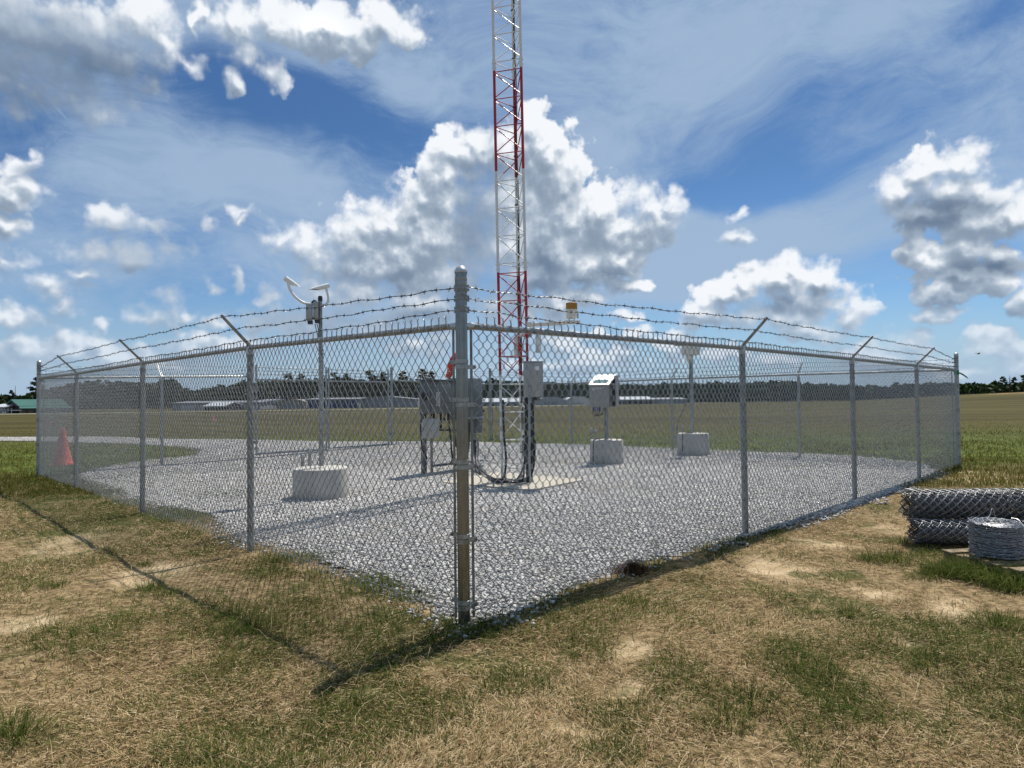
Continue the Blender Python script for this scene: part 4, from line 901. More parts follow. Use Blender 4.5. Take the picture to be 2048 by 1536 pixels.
# ------------------------------------------------------------------ electrical cabinets on a strut rack
A0 = ground(848, 949); ex = Vector((.60, .80, 0)); ey = Vector((.80, -.60, 0))      # along the rack / towards the viewer
rack = thing('electrical_rack', A0, 'rack of dark grey electrical cabinets behind the near corner post', 'electrical cabinets')
def rp(u_, w_, z): return Vector((A0.x, A0.y, 0)) + ex * u_ + ey * w_ + Vector((0, 0, z))
def rbox(u0, u1, w0, w1, z0, z1, name, m, parent=None, bev=.008): return MB().box(rp((u0 + u1) / 2, (w0 + w1) / 2, (z0 + z1) / 2), (u1 - u0, w1 - w0, z1 - z0), ex, ey, bev=bev).build(name, M[m], parent or rack)
for u_, ztp, hw in ((.0, 1.12, .038), (.20, .95, .018), (1.41, 1.80, .028)):
    rbox(u_ - hw, u_ + hw, -hw, hw, -.1, ztp, 'post', 'galv_worn' if u_ else 'grey_paint', bev=.004)
for zz in (1.14, 1.62): rbox(-.10, 1.44, -.03, .0, zz - .02, zz + .02, 'strut', 'galv', bev=.002)
cab = rbox(-.10, .62, .0, .26, 1.13, 1.72, 'cabinet', 'grey_paint'); rbox(-.085, .605, .262, .278, 1.145, 1.66, 'cabinet_door', 'grey_paint', cab, .004)
rbox(-.13, .64, -.03, .31, 1.722, 1.74, 'cabinet_hood', 'grey_paint', cab, .004)
rbox(.02, .13, .281, .287, 1.27, 1.52, 'rating_label', 'pale_paint', cab, .001); rbox(.05, .10, .2885, .291, 1.295, 1.31, 'label_print', 'black', cab, 0)
MB().lathe(rp(-.106, .13, 1.44), [(.075, 0), (.075, .012)], 20, axis=-ex).build('knockout', M['black'], cab)
cab2 = rbox(.66, 1.30, .0, .30, 1.00, 1.78, 'cabinet', 'grey_paint'); rbox(.675, 1.285, .302, .318, 1.02, 1.76, 'cabinet_door', 'grey_paint', cab2, .004)
rbox(.655, 1.305, .30, .33, 1.02, 1.05, 'drip_edge', 'galv', cab2, .003)
cab3 = rbox(1.18, 1.38, .02, .22, .74, 1.78, 'cabinet', 'grey_paint'); rbox(1.195, 1.365, .222, .236, .76, 1.76, 'cabinet_door', 'grey_paint', cab3, .003)
MB().lathe(rp(1.35, .24, 1.16), [(.022, 0), (.022, .05)], 12, axis=ey).build('switch_knob', M['black'], cab3)
jb = rbox(-.12, .17, .06, .22, .70, 1.05, 'meter_box', 'pale_paint'); rbox(-.11, .16, .222, .23, .71, 1.04, 'meter_cover', 'pale_paint', jb, .003)
cd = MB()
for u_, z0, z1 in ((.05, 1.04, 1.14), (.12, 1.04, 1.14), (.30, .86, 1.14), (.40, 1.0, 1.14), (.50, .98, 1.14)): cd.tube([rp(u_, .14, z0), rp(u_, .14, z1)], .020, 8)
cd.build('conduit_nipple', M['black'], rack)
cc_ = MB()
P_ = rp
cc_.tube(bez([P_(-.14, .12, 1.10), P_(-.24, .16, .95), P_(-.25, .18, .72), P_(-.19, .16, .50), P_(-.06, .12, .38), P_(.0, .08, .33)], 6), .013, 8)
cc_.tube(bez([P_(.45, .2, 1.0), P_(.46, .24, .60), P_(.47, .26, .35), P_(.60, .26, .16), P_(.85, .22, .12), P_(1.3, .2, .10), P_(1.55, .1, .08)], 6), .018, 8)
cc_.tube(bez([P_(.56, .2, 1.0), P_(.57, .24, .70), P_(.60, .26, .50), P_(.70, .26, .36), P_(.90, .22, .34), P_(1.0, .2, .5), P_(1.02, .2, .95)], 6), .018, 8)
cc_.tube(bez([P_(.18, .2, .84), P_(.36, .24, .83), P_(.6, .24, .82), P_(.8, .22, .84), P_(.9, .2, .98)], 6), .016, 8)
cc_.build('cable', M['black'], rack)
lw = MB()
lw.tube([rp(.10, .12, .20), rp(1.5, .12, .20)], .024, 8); lw.build('low_conduit', M['conduit'], rack)
# looped liquid tight conduits from the rack across the slab to the mast
for k, (sx, lows, dz, rr_) in enumerate(((946, 962, 0, .018), (951, 957, 0, .020), (956, 952, .0, .017), (950, 948, 0, .015))):
    t = thing('conduit_loop', ground(1000, 962), ['outermost black conduit sweeping from the rack to the mast foot', 'second black conduit sweeping from the rack to the mast foot', 'thin inner conduit sweeping from the rack to the mast foot', 'thinnest conduit lying from the rack to the box post'][k], 'conduit', 'conduits between the rack and the mast')
    Yk = TY - .25 - .10 * k
    pts = [at(sx, 880, 13.2), at(sx + 1, 915, 13.0), at(sx + 4, 936 - 2 * k, 12.6), at(sx + 16, lows - 4, 12.0)] + [Vector((at(px_, 960, Yk).x, Yk, zs_ + .02 + dz + .03 * (k % 2))) for px_ in (985 + 4 * k, 1005 + 3 * k)]
    if k == 0: pts += [at(1010, 945, Yk + .1), at(1012, 915, Yk + .15), at(1008, 870, TY - .1), at(1006, 800, TY - .1)]
    elif k == 1: pts += [Vector((at(1030, 960, Yk).x, Yk, zs_ + .03)), at(1052, 958, Yk), at(1062, 940, Yk), at(1066, 900, Yk), at(1066, 830, Yk + .1), at(1064, 797, Yk + .1)]
    elif k == 2: pts += [Vector((at(1028, 960, Yk).x, Yk, zs_ + .02)), at(1040, 950, Yk), at(1049, 928, Yk), at(1056, 905, Yk)]
    else: pts += [Vector((at(1035, 960, Yk).x, Yk, zs_ + .02)), at(1058, 955, Yk), at(1068, 930, Yk), at(1070, 880, Yk)]
    MB().tube(bez(pts, 7), rr_, 8).build('conduit', M['black'] if k != 2 else M['conduit'], t)

# ------------------------------------------------------------------ far trees
def leaf_mat(name, c0, c1, c2):
    m = bpy.data.materials.new(name); m.use_nodes = True; n = NT(m.node_tree); b = n.n['Principled BSDF']
    r = n.new('ShaderNodeNewGeometry').outputs['Random Per Island']; ramp = n.new('ShaderNodeValToRGB'); n.put(ramp.inputs[0], r)
    ramp.color_ramp.elements[0].color = (*c0, 1); ramp.color_ramp.elements[1].color = (*c2, 1); e = ramp.color_ramp.elements.new(.55); e.color = (*c1, 1)
    lf = n.mix(n.ss(n.noise(n.new('ShaderNodeNewGeometry').outputs['Position'], .16, 3, .6, '3D'), .38, .66), n.mix(1.0, ramp.outputs[0], (.55, .6, .6), 'MULTIPLY'), n.mix(1.0, ramp.outputs[0], (1.7, 1.55, 1.2), 'MULTIPLY'))
    n.put(b.inputs['Base Color'], lf); b.inputs['Roughness'].default_value = .7; b.inputs['Specular IOR Level'].default_value = .25
    tr = n.new('ShaderNodeBsdfTranslucent'); n.put(tr.inputs[0], n.mix(1.0, ramp.outputs[0], (1.1, 1.3, .6), 'MULTIPLY')); ms = n.new('ShaderNodeMixShader'); ms.inputs[0].default_value = .22
    n.l.new(b.outputs[0], ms.inputs[1]); n.l.new(tr.outputs[0], ms.inputs[2]); n.l.new(ms.outputs[0], n.n['Material Output'].inputs[0])
    return m
M['leaf_far'] = leaf_mat('dark_pine_and_oak_foliage', (.012, .024, .010), (.024, .042, .016), (.045, .068, .022))
M['needles'] = leaf_mat('pine_needles', (.012, .026, .010), (.022, .042, .015), (.040, .062, .020))
M['bark'] = mat('pine_bark', (.10, .065, .045), .9, 0, .3, 3)

def cards(C, size, rg, flat=.0, tri=False):
    """leaf clumps: small randomly turned quads with ragged corners at centres C"""
    n = len(C); a = rg.normal(size=(n, 3)); a[:, 2] *= (1 - flat); a /= np.linalg.norm(a, axis=1, keepdims=True); b = rg.normal(size=(n, 3)); b[:, 2] *= (1 - flat); b -= a * (a * b).sum(1, keepdims=True); b /= np.linalg.norm(b, axis=1, keepdims=True)
    s = np.broadcast_to(np.asarray(size, float), (n,))[:, None] * (.6 + .8 * rg.random((n, 1)))
    q = [C - a * s * (.5 + rg.random((n, 1)) * .6), C - b * s * (.3 + rg.random((n, 1)) * .5), C + a * s * (.5 + rg.random((n, 1)) * .6), C + b * s * (.3 + rg.random((n, 1)) * .5)]
    V = np.stack(q, 1).reshape(-1, 3); F = np.arange(4 * n).reshape(-1, 4)
    return V, F
PROFILE = [(-300, 776), (0, 792), (20, 788), (45, 790), (60, 786), (95, 776), (130, 770), (170, 764), (230, 762), (300, 766), (345, 757), (360, 770), (385, 779), (430, 772), (470, 766), (520, 762), (600, 758), (680, 757), (760, 757), (840, 758), (900, 760), (960, 762), (1010, 762), (1060, 759), (1110, 764), (1180, 768), (1250, 768), (1320, 768), (1390, 765), (1500, 763), (1560, 759), (1620, 766), (1700, 770), (1790, 770), (1850, 765), (1930, 767), (1990, 766), (2010, 771), (2048, 763), (2400, 755)]
def treeline():
    rg = np.random.default_rng(21); px = np.array([p[0] for p in PROFILE]); py = np.array([p[1] for p in PROFILE]); C = []; S = []
    for x in np.arange(-260, 2380, 4.4):
        x += rg.normal(0, 2.2); Y = rg.uniform(232, 290) if x > 180 else rg.uniform(190, 235)
        if x > 1860: Y = rg.uniform(185, 230)
        yt = np.interp(x, px, py) + abs(rg.normal(0, 3.6)) - 1.0 - (rg.random() < .06) * rg.uniform(2, 6) + (rg.random() < .25) * rg.uniform(3, 9); top = at(float(x), float(yt), float(Y)); zt = top.z; zg = float(gz_np(top.x, Y)) - .3
        h = max(3.0, zt - zg); r = rg.uniform(1.8, 3.0); n = 120
        u = rg.random(n) ** .75; zz = zg + h * (.02 + .98 * u); prof = np.sqrt(np.clip(1 - ((u - .45) / .56) ** 2, 0.02, 1)); a = rg.random(n) * 6.283; rr = r * prof * np.sqrt(rg.random(n))
        C.append(np.stack([top.x + np.cos(a) * rr, Y + np.sin(a) * rr, zz - .25], 1)); S.append(np.full(n, .85))
    V, F = cards(np.concatenate(C), np.concatenate(S), rg)
    tag(np_mesh('treeline', V, [F], M['leaf_far']), 'dark wood closing off the far edge of the airfield', 'woods', kind='stuff')
treeline()

def make_pine(seed, kind):
    """one pine, 10 m tall, to be scaled: bare lower trunk, limbs, needle clumps in an uneven crown"""
    rg = np.random.default_rng(seed); h = 10.0
    root = bpy.data.objects.new('pine_tree', None); COL.objects.link(root)
    tr = MB(); k = rg.normal(0, .12, (8, 2)).cumsum(0); pts = [Vector((k[i][0] * .5, k[i][1] * .5, h * i / 7)) for i in range(8)]
    tr.tube(pts, [.17 * (1 - .85 * i / 7) for i in range(8)], 7); C = []
    lo = .30 if kind == 0 else .45
    for i in range(30 if kind == 0 else 20):
        f = lo + (1 - lo) * (i + rg.random()) / (30 if kind == 0 else 20); z = f * h; j = min(6, int(f * 7)); t = f * 7 - j; c = pts[j].lerp(pts[j + 1], min(1, t))
        ln = (2.3 * (1 - (f - lo) / (1 - lo)) ** .7 + .35) * rg.uniform(.6, 1.25); a = rg.random() * 6.283; e = c + Vector((math.cos(a) * ln, math.sin(a) * ln, ln * rg.uniform(-.05, .35)))
        tr.tube([c, c.lerp(e, .5) + Vector((0, 0, .06)), e], [.045, .03, .012], 5)
        for q in range(3):
            cen = c.lerp(e, rg.uniform(.5, 1.0)); n = 44
            C.append(np.array(cen) + rg.normal(size=(n, 3)) * np.array([.34, .34, .17]) * (.6 + .5 * ln / 2))
    trunk = tr.build('trunk', M['bark'], root)
    V, F = cards(np.concatenate(C), .21, rg, .2); np_mesh('crown', V, [F], M['needles'], root)
    return root
def copy_tree(o):
    c = o.copy(); COL.objects.link(c)
    for ch in list(o.children): d = ch.copy(); COL.objects.link(d); d.parent = c
    return c
protos = [make_pine(3, 0), make_pine(8, 1), make_pine(14, 0)]; used = [False] * 3
PINES = [(72, 756, 150, 0, 'dark layered pine rising right beside the far left corner post'), (24, 781, 185, 2, 'small round topped pine above the green roofed building'),
         (322, 752, 215, 2, 'broad dark pine rising beyond the far left fence arm'), (575, 747, 205, 1, 'sparse pine above the far fence rail just left of the forked sensor pole'),
         (600, 749, 205, 0, 'fuller pine of the pair left of the forked sensor pole'), (668, 745, 205, 1, 'thin pine directly right of the forked sensor pole'),
         (694, 748, 208, 0, 'round crowned pine between the forked sensor and the gate end'), (738, 741, 205, 1, 'tall pine just left of the thick gate end post'),
         (766, 745, 206, 2, 'bushy pine touching the thick gate end post'), (806, 744, 206, 0, 'wide pine between gate end post and grey cabinets'),
         (846, 738, 205, 1, 'tallest pine above the grey cabinets'), (862, 744, 207, 2, 'dense pine above the right part of the grey cabinets'), (985, 757, 215, 0, 'low pine behind the farthest corner post'),
         (1232, 757, 240, 1, 'lone pine top beside the sloped case'), (2006, 753, 165, 1, 'flat topped pine on the far right skyline'), (2028, 755, 165, 2, 'narrow ragged pine on the far right skyline'), (2046, 750, 160, 1, 'pine cut by the right edge of the picture')]
for px_, ty, Y, k, lab in PINES:
    o = protos[k] if not used[k] else copy_tree(protos[k]); used[k] = True
    p = at(px_, ty, Y); zg = float(gz_np(p.x, Y)) - .2; s_ = (p.z - zg) / 10.0; o.location = (p.x, Y, zg); o.scale = (s_, s_, s_) if k != 2 else (s_ * .8, s_ * .8, s_); o.rotation_euler = (0, 0, px_ * 1.7)
    tag(o, lab, 'pine tree', 'tall pines standing out of the far wood')
# dead snag among them
sn = thing('dead_tree', (at(2019, 760, 166).x, 166, 0), 'bare dead tree spike on the far right skyline', 'dead tree')
p0, p1 = at(2019, 800, 166), at(2019.5, 751, 166); m_ = MB().tube([p0, p0.lerp(p1, .5) + Vector((.1, 0, 0)), p1], [.22, .16, .04], 6)
for k in range(9): q = p0.lerp(p1, .42 + .06 * k); m_.tube([q, q + Vector(((-1) ** k * (.9 - .08 * k), .1, .25))], [.06, .02], 5)
m_.build('trunk', M['bark'], sn)

# ------------------------------------------------------------------ far buildings
def bmat(name, c, rough=.7): return mat(name, c, rough, 0, .10, .5, 0)
M['bw_white'] = bmat('white_metal_siding', (.42, .43, .44)); M['bw_grey'] = bmat('grey_metal_siding', (.24, .26, .28)); M['bw_beige'] = bmat('beige_metal_siding', (.26, .235, .20)); M['bw_blue'] = bmat('blue_metal_siding', (.02, .04, .13))
M['bw_brick'] = bmat('maroon_brick', (.075, .022, .020)); M['bw_tan'] = bmat('tan_brick', (.20, .15, .11)); M['rf_green'] = bmat('green_metal_roof', (.022, .105, .080), .5); M['rf_white'] = bmat('white_metal_roof', (.46, .48, .50), .4); M['rf_grey'] = bmat('grey_metal_roof', (.20, .21, .23), .5); M['bdark'] = bmat('dark_opening', (.02, .022, .026)); M['bwin'] = bmat('dark_window_glass', (.03, .035, .04), .2)
def hangar(name, label, x0, x1, yb, ye, yr, Y, depth, wall, roof, doors=(), ridge='x', arch=False, group='far airfield buildings', cat='building'):
    """x0..x1 and heights read off the photo at distance Y; ridge along x or along the depth; doors: (fraction0, fraction1, height fraction, material)"""
    a, b = at(x0, yb, Y), at(x1, yb, Y); zb = -.3 + float(gz_np((a.x + b.x) / 2, Y)); ze = at((x0 + x1) / 2, ye, Y).z; zr = at((x0 + x1) / 2, yr, Y).z; t = thing(name, ((a.x + b.x) / 2, Y, zb), label, cat, group)
    xa, xb, y0, y1 = a.x, b.x, Y, Y + depth; w = MB(); r = MB(); ov = .25
    if ridge == 'x':
        w.add([(xa, y0, zb), (xb, y0, zb), (xb, y1, zb), (xa, y1, zb), (xa, y0, ze), (xb, y0, ze), (xb, y1, ze), (xa, y1, ze), (xa, (y0 + y1) / 2, zr), (xb, (y0 + y1) / 2, zr)], [(0, 1, 5, 4), (1, 2, 6, 9, 5), (2, 3, 7, 6), (3, 0, 4, 8, 7)])
        for yy in (y0 - ov, y1 + ov):
            r.add([(xa - ov, yy, ze - .05), (xb + ov, yy, ze - .05), (xb + ov, (y0 + y1) / 2, zr + .03), (xa - ov, (y0 + y1) / 2, zr + .03), (xa - ov, yy, ze + .1), (xb + ov, yy, ze + .1), (xb + ov, (y0 + y1) / 2, zr + .18), (xa - ov, (y0 + y1) / 2, zr + .18)], [(4, 5, 6, 7), (0, 1, 5, 4), (0, 4, 7, 3), (1, 2, 6, 5), (0, 3, 2, 1)])
    else:
        xm = (xa + xb) / 2; n = 12 if arch else 2
        pr = [(xa + (xb - xa) * i / n, ze + (zr - ze) * (math.sin(math.pi * i / n) ** .7 if arch else 1 - abs(2 * i / n - 1))) for i in range(n + 1)]
        w.add([(xa, y0, zb), (xb, y0, zb)] + [(x, y0, z) for x, z in reversed(pr)], [tuple(range(2 + n + 1))]); w.add([(xb, y1, zb), (xa, y1, zb)] + [(x, y1, z) for x, z in pr], [tuple(range(2 + n + 1))])
        w.add([(xa, y0, zb), (xa, y1, zb), (xa, y1, ze), (xa, y0, ze), (xb, y0, zb), (xb, y1, zb), (xb, y1, ze), (xb, y0, ze)], [(0, 3, 2, 1), (4, 5, 6, 7)])
        for (xA, zA), (xB, zB) in zip(pr, pr[1:]): r.add([(xA, y0 - ov, zA + .03), (xB, y0 - ov, zB + .03), (xB, y1 + ov, zB + .03), (xA, y1 + ov, zA + .03), (xA, y0 - ov, zA + .2), (xB, y0 - ov, zB + .2), (xB, y1 + ov, zB + .2), (xA, y1 + ov, zA + .2)], [(4, 5, 6, 7), (0, 1, 5, 4), (2, 3, 7, 6), (0, 3, 2, 1)])
    w.build('wall', M[wall], t); r.build('roof', M[roof], t)
    for f0, f1, hf, mm in doors: MB().box((xa + (xb - xa) * (f0 + f1) / 2, y0 - .06, zb + (ze - zb) * hf / 2), ((xb - xa) * (f1 - f0), .1, (ze - zb) * hf)).build('door', M[mm], t)
    return t
hangar('hangar', 'long low grey shed with a white roof edge behind the far left fence', 345, 520, 823, 806, 803, 150, 14, 'bw_grey', 'rf_grey', [(.1 + .22 * k, .26 + .22 * k, .75, 'bw_white') for k in range(4)])
hangar('hangar', 'pale trimmed shed seen through the left fence', 408, 448, 824, 813, 805.5, 140, 10, 'bdark', 'rf_white')
hangar('hangar', 'grey shed between the gate post and the beige hangar', 518, 545, 820, 801, 799.5, 160, 12, 'bw_grey', 'rf_grey', [(.3, .7, .7, 'bdark')])
hangar('hangar', 'low arched beige hangar left of the blue row', 553, 612, 820, 806, 800, 158, 18, 'bw_beige', 'bw_beige', [(.2, .8, .7, 'bw_grey')], ridge='y', arch=True)
hangar('hangar', 'row of blue hangar doors behind the forked sensor pole', 612, 716, 819, 799, 796.5, 160, 16, 'bw_grey', 'rf_grey', [(.02 + .165 * k, .15 + .165 * k, .88, 'bw_blue') for k in range(6)])
hangar('hangar', 'wide grey gabled hangar right of the blue row', 700, 836, 819, 801, 793.5, 164, 22, 'bw_grey', 'rf_grey', [(.55, .75, .6, 'bw_beige')], ridge='y')
hangar('hangar', 'long open shed with a bright white roof left of the mast', 955, 1046, 811, 804.5, 797, 180, 16, 'bdark', 'rf_white', [(.05 + .16 * k, .15 + .16 * k, .9, 'bw_grey') for k in range(6)])
hangar('hangar', 'pale domed hangar right of the equipment box', 1074, 1130, 808.5, 801, 795.5, 185, 20, 'bw_white', 'rf_white', [(.25, .75, .8, 'bw_grey')], ridge='y', arch=True)
hangar('hangar', 'white domed hangar left of the sloped case', 1132, 1182, 808, 802, 794.5, 182, 20, 'bw_white', 'rf_white', [(.3, .7, .7, 'bw_grey')], ridge='y', arch=True)
hangar('hangar', 'long shed with dark bays right of the sloped case', 1234, 1306, 807.5, 799.5, 794, 190, 16, 'bw_grey', 'rf_white', [(.04 + .19 * k, .2 + .19 * k, .85, 'bdark') for k in range(5)])
hangar('hangar', 'low grey shed ending left of the tall thin pole', 1306, 1372, 806.5, 799, 796, 196, 14, 'bw_grey', 'rf_grey', [(.2, .5, .7, 'bw_white')])
hangar('shed', 'small white shed at the left edge of the picture', -30, 6, 826, 815, 809.5, 128, 10, 'bw_white', 'rf_white', [(.5, .7, .6, 'bdark')])
# green roofed terminal: gable end towards the left, long side with a porch towards the field
tb = at(41, 826, 128); tb.z = -.15; gb = thing('terminal_building', tuple(tb), 'brick building with a two stage green metal roof at the far left', 'building', 'far airfield buildings')
TE, TR, TLn, TD = at(41, 812.5, 128).z + .15, at(28, 800.5, 129).z + .15, 7.5, 8.6
lp = lambda x, y, z: (tb.x + x, tb.y + y, tb.z + z)
MB().add([lp(0, 0, 0), lp(TLn, 0, 0), lp(TLn, TD, 0), lp(0, TD, 0), lp(0, 0, TE), lp(TLn, 0, TE), lp(TLn, TD, TE), lp(0, TD, TE), lp(0, TD / 2, TR), lp(TLn, TD / 2, TR)], [(0, 1, 5, 4), (1, 2, 6, 9, 5), (2, 3, 7, 6), (3, 0, 4, 8, 7)]).build('wall', M['bw_brick'], gb)
rf = MB()
for y0 in (-.35, TD + .35):
    rf.add([lp(-.4, y0, TE - .1), lp(TLn + .4, y0, TE - .1), lp(TLn + .4, TD / 2, TR + .03), lp(-.4, TD / 2, TR + .03), lp(-.4, y0, TE + .05), lp(TLn + .4, y0, TE + .05), lp(TLn + .4, TD / 2, TR + .18), lp(-.4, TD / 2, TR + .18)], [(4, 5, 6, 7), (0, 1, 5, 4), (0, 4, 7, 3), (1, 2, 6, 5), (0, 3, 2, 1)])
rf.build('roof', M['rf_green'], gb)
PE = at(41, 818.2, 126).z + .15
MB().add([lp(-1.2, -4.0, PE), lp(TLn, -4.0, PE), lp(TLn, .0, TE - .12), lp(-.2, .0, TE - .12), lp(-1.2, -4.0, PE + .14), lp(TLn, -4.0, PE + .14), lp(TLn, .0, TE + .02), lp(-.2, .0, TE + .02)], [(4, 5, 6, 7), (0, 1, 5, 4), (0, 4, 7, 3), (0, 3, 2, 1), (1, 2, 6, 5)]).build('porch_roof', M['rf_green'], gb)
MB().add([lp(-.6, -3.4, 0), lp(TLn, -3.4, 0), lp(TLn, 0, 0), lp(-.6, 0, 0), lp(-.6, -3.4, PE + .04), lp(TLn, -3.4, PE + .04), lp(TLn, 0, PE + .04), lp(-.6, 0, PE + .04)], [(0, 1, 5, 4), (3, 0, 4, 7), (1, 2, 6, 5)]).build('porch_wall', M['bw_tan'], gb)
for x_, w_ in ((.1, .5), (1.2, .35), (3.0, .4), (4.1, .7), (5.9, .7)): MB().box(lp(x_, -3.43, PE * .56), (w_, .08, PE * .42)).build('window', M['bwin'], gb)
MB().box(lp(2.2, -3.43, PE * .40), (.7, .08, PE * .78)).build('door', M['bdark'], gb)
MB().box(lp(-.03, TD / 2, (TE + TR) / 2), (.08, 1.0, .35)).build('gable_vent', M['bdark'], gb)
gb.rotation_euler = (0, 0, R(50))
ca = at(2, 823.5, 120); cb2 = at(24, 823.5, 120)
cpt = thing('carport', ((ca.x + cb2.x) / 2, 120, 0), 'dark open carport in front of the brick building', 'carport')
MB().box(((ca.x + cb2.x) / 2, 121, at(10, 821.2, 120).z), (cb2.x - ca.x, 2.4, .12)).build('roof', M['rf_grey'], cpt)
MB().box(((ca.x + cb2.x) / 2, 121.9, .45), (cb2.x - ca.x - .1, .1, 1.0)).build('back_wall', M['bdark'], cpt)
for f in (.02, .34, .66, .98): MB().box((ca.x + (cb2.x - ca.x) * f, 119.9, .5), (.1, .1, 1.0)).build('post', M['bw_grey'], cpt)
an = thing('antenna_pole', (at(30.5, 800, 150).x, 150, 0), 'thin antenna pole rising above the green roofed building', 'antenna'); MB().tube([at(30.5, 820, 150), at(30.5, 795, 150), at(30.5, 771, 150)], [.10, .07, .03], 6).build('pole', M['bdark'], an)

# ------------------------------------------------------------------ windsock, cone, survey flags, bird
wY = 34.0; ws = thing('windsock', (at(921, 800, wY).x, wY, .13), 'limp orange windsock behind the near corner post', 'windsock')
MB().tube([Vector((at(921, 800, wY).x, wY, -.2)), at(921, 709, wY)], [.06, .045], 10).build('pole', M['galv'], ws)
MB().lathe(at(917, 712, wY), [(.20, -.02), (.215, 0), (.20, .02)], 20, caps=False, axis=(-.6, 0, .8)).build('hoop', M['galv'], ws)
MB().tube(bez([at(919, 710, wY), at(909, 718, wY), at(903, 730, wY), at(901, 742, wY), at(898, 750, wY), at(895, 756, wY)], 5), [.20] + [.215 - .0035 * i for i in range(24)] + [.10], 14, caps=False).build('sock', M['sock'], ws)

b = ground(125, 931); cn_ = thing('traffic_cone', b, 'orange traffic cone standing beyond the far left corner of the fence', 'traffic cone')
zc = at(125, 856, b.y).z - b.z
MB().lathe(b, [(.205, .03), (.19, .05), (.12, zc * .45), (.05, zc - .02), (.045, zc), (.035, zc + .004)], 28).build('cone_body', M['orange'], cn_)
MB().box(b + Vector((0, 0, .018)), (.46, .46, .036), (.8, .6, 0), (-.6, .8, 0), bev=.008).build('cone_base', M['orange'], cn_)
FL = [(98, 853, 838, 20.5, 'pink', 'pink survey flag in the grass beyond the far left corner'), (425, 862, 830, 24.0, 'pink', 'pink survey flag seen through the left fence beside the second line post'), (998, 880, 850, 25.0, 'pinkwhite', 'faded pink survey flag low beside the farthest corner post'),
      (1578, 870, 815, 24.5, 'pinkwhite', 'pale pink survey flag left of the tall back fence post'), (1829, 860, 816, 22.5, 'pink', 'pink survey flag beside the rightmost line post of the fence')]
for x_, yb, yt, Y, mm, lab in FL:
    t = thing('survey_flag', Vector((at(x_, yb, Y).x, Y, gz(0, Y))), lab, 'survey flag', 'survey flags in the field'); xw = at(x_, yb, Y).x
    zt_ = at(x_, yt, Y).z; MB().tube([(xw, Y, gz(xw, Y) - .1), (xw + .01, Y, zt_ - .1), (xw, Y, zt_ + .02)], .004, 5).build('wire_stem', M['pinkwhite'], t)
    fl = []; nx = 5
    for i in range(nx + 1):
        f = i / nx; off = math.sin(f * 5 + x_) * .02
        for th in (0, .003): fl += [(xw + .12 * f * (1 if x_ < 1500 else .55), Y + off + th, zt_ - .02 * f - .09 * f * f), (xw + .11 * f * (1 if x_ < 1500 else .55), Y + off + th, zt_ - .16 - .10 * f * f)]
    fs = []
    for i in range(nx): a = 4 * i; fs += [(a, a + 1, a + 5, a + 4), (a + 2, a + 6, a + 7, a + 3), (a, a + 4, a + 6, a + 2), (a + 1, a + 3, a + 7, a + 5)]
    MB().add(fl, fs, True).build('flag', M[mm], t)
bp_ = at(1957, 707.5, 60); bd = thing('bird', bp_, 'small dark bird flying over the far right corner post', 'bird')
sb = MB().lathe(bp_ + Vector((-.14, 0, 0)), [(.004, -.03), (.03, .0), (.055, .08), (.06, .16), (.04, .24), (.028, .28), (.003, .32)], 12, axis=(1, .2, .05))
for sg in (-1, 1):
    w0 = bp_ + Vector((.02, sg * .03, .02)); sb.add([w0 + Vector((.07, 0, 0)), w0 + Vector((-.08, 0, 0)), w0 + Vector((-.10, sg * .16, .07)), w0 + Vector((.05, sg * .17, .08)), w0 + Vector((-.12, sg * .36, .02)), w0 + Vector((-.07, sg * .36, .02))], [(0, 1, 2, 3), (3, 2, 4, 5), (3, 2, 1, 0), (5, 4, 2, 3)])
sb.build('bird_body', M['black'], bd)

# ------------------------------------------------------------------ pallet with wire rolls at the right
pu0, pu1 = ground(1888, 1128), ground(2052, 1178); pu = (pu1 - pu0); pu.z = 0; pu.normalize(); pv = Vector((-pu.y, pu.x, 0))
O_ = Vector((pu0.x, pu0.y, gz(pu0.x, pu0.y))); ZP = .115
pal = thing('pallet', O_, 'weathered wooden pallet under the wire rolls at the right', 'pallet')
pq = lambda u_, v_, z: O_ + pu * u_ + pv * v_ + Vector((0, 0, z))
for v_ in (.035, .42, .80): MB().box(pq(.52, v_, .055), (1.08, .04, .088), pu, pv, bev=.003).build('stringer', M['wood'], pal)
for k, u_ in enumerate((.05, .26, .47, .66, .85, 1.02)): MB().box(pq(u_, .42 + .008 * (k % 2), ZP - .008), (.105, .88, .017), pu, pv, bev=.002).build('deck_board', M['wood'], pal)
for u_ in (.06, .52, .98): MB().box(pq(u_, .42, .0045), (.09, .86, .012), pu, pv).build('bottom_board', M['wood'], pal)

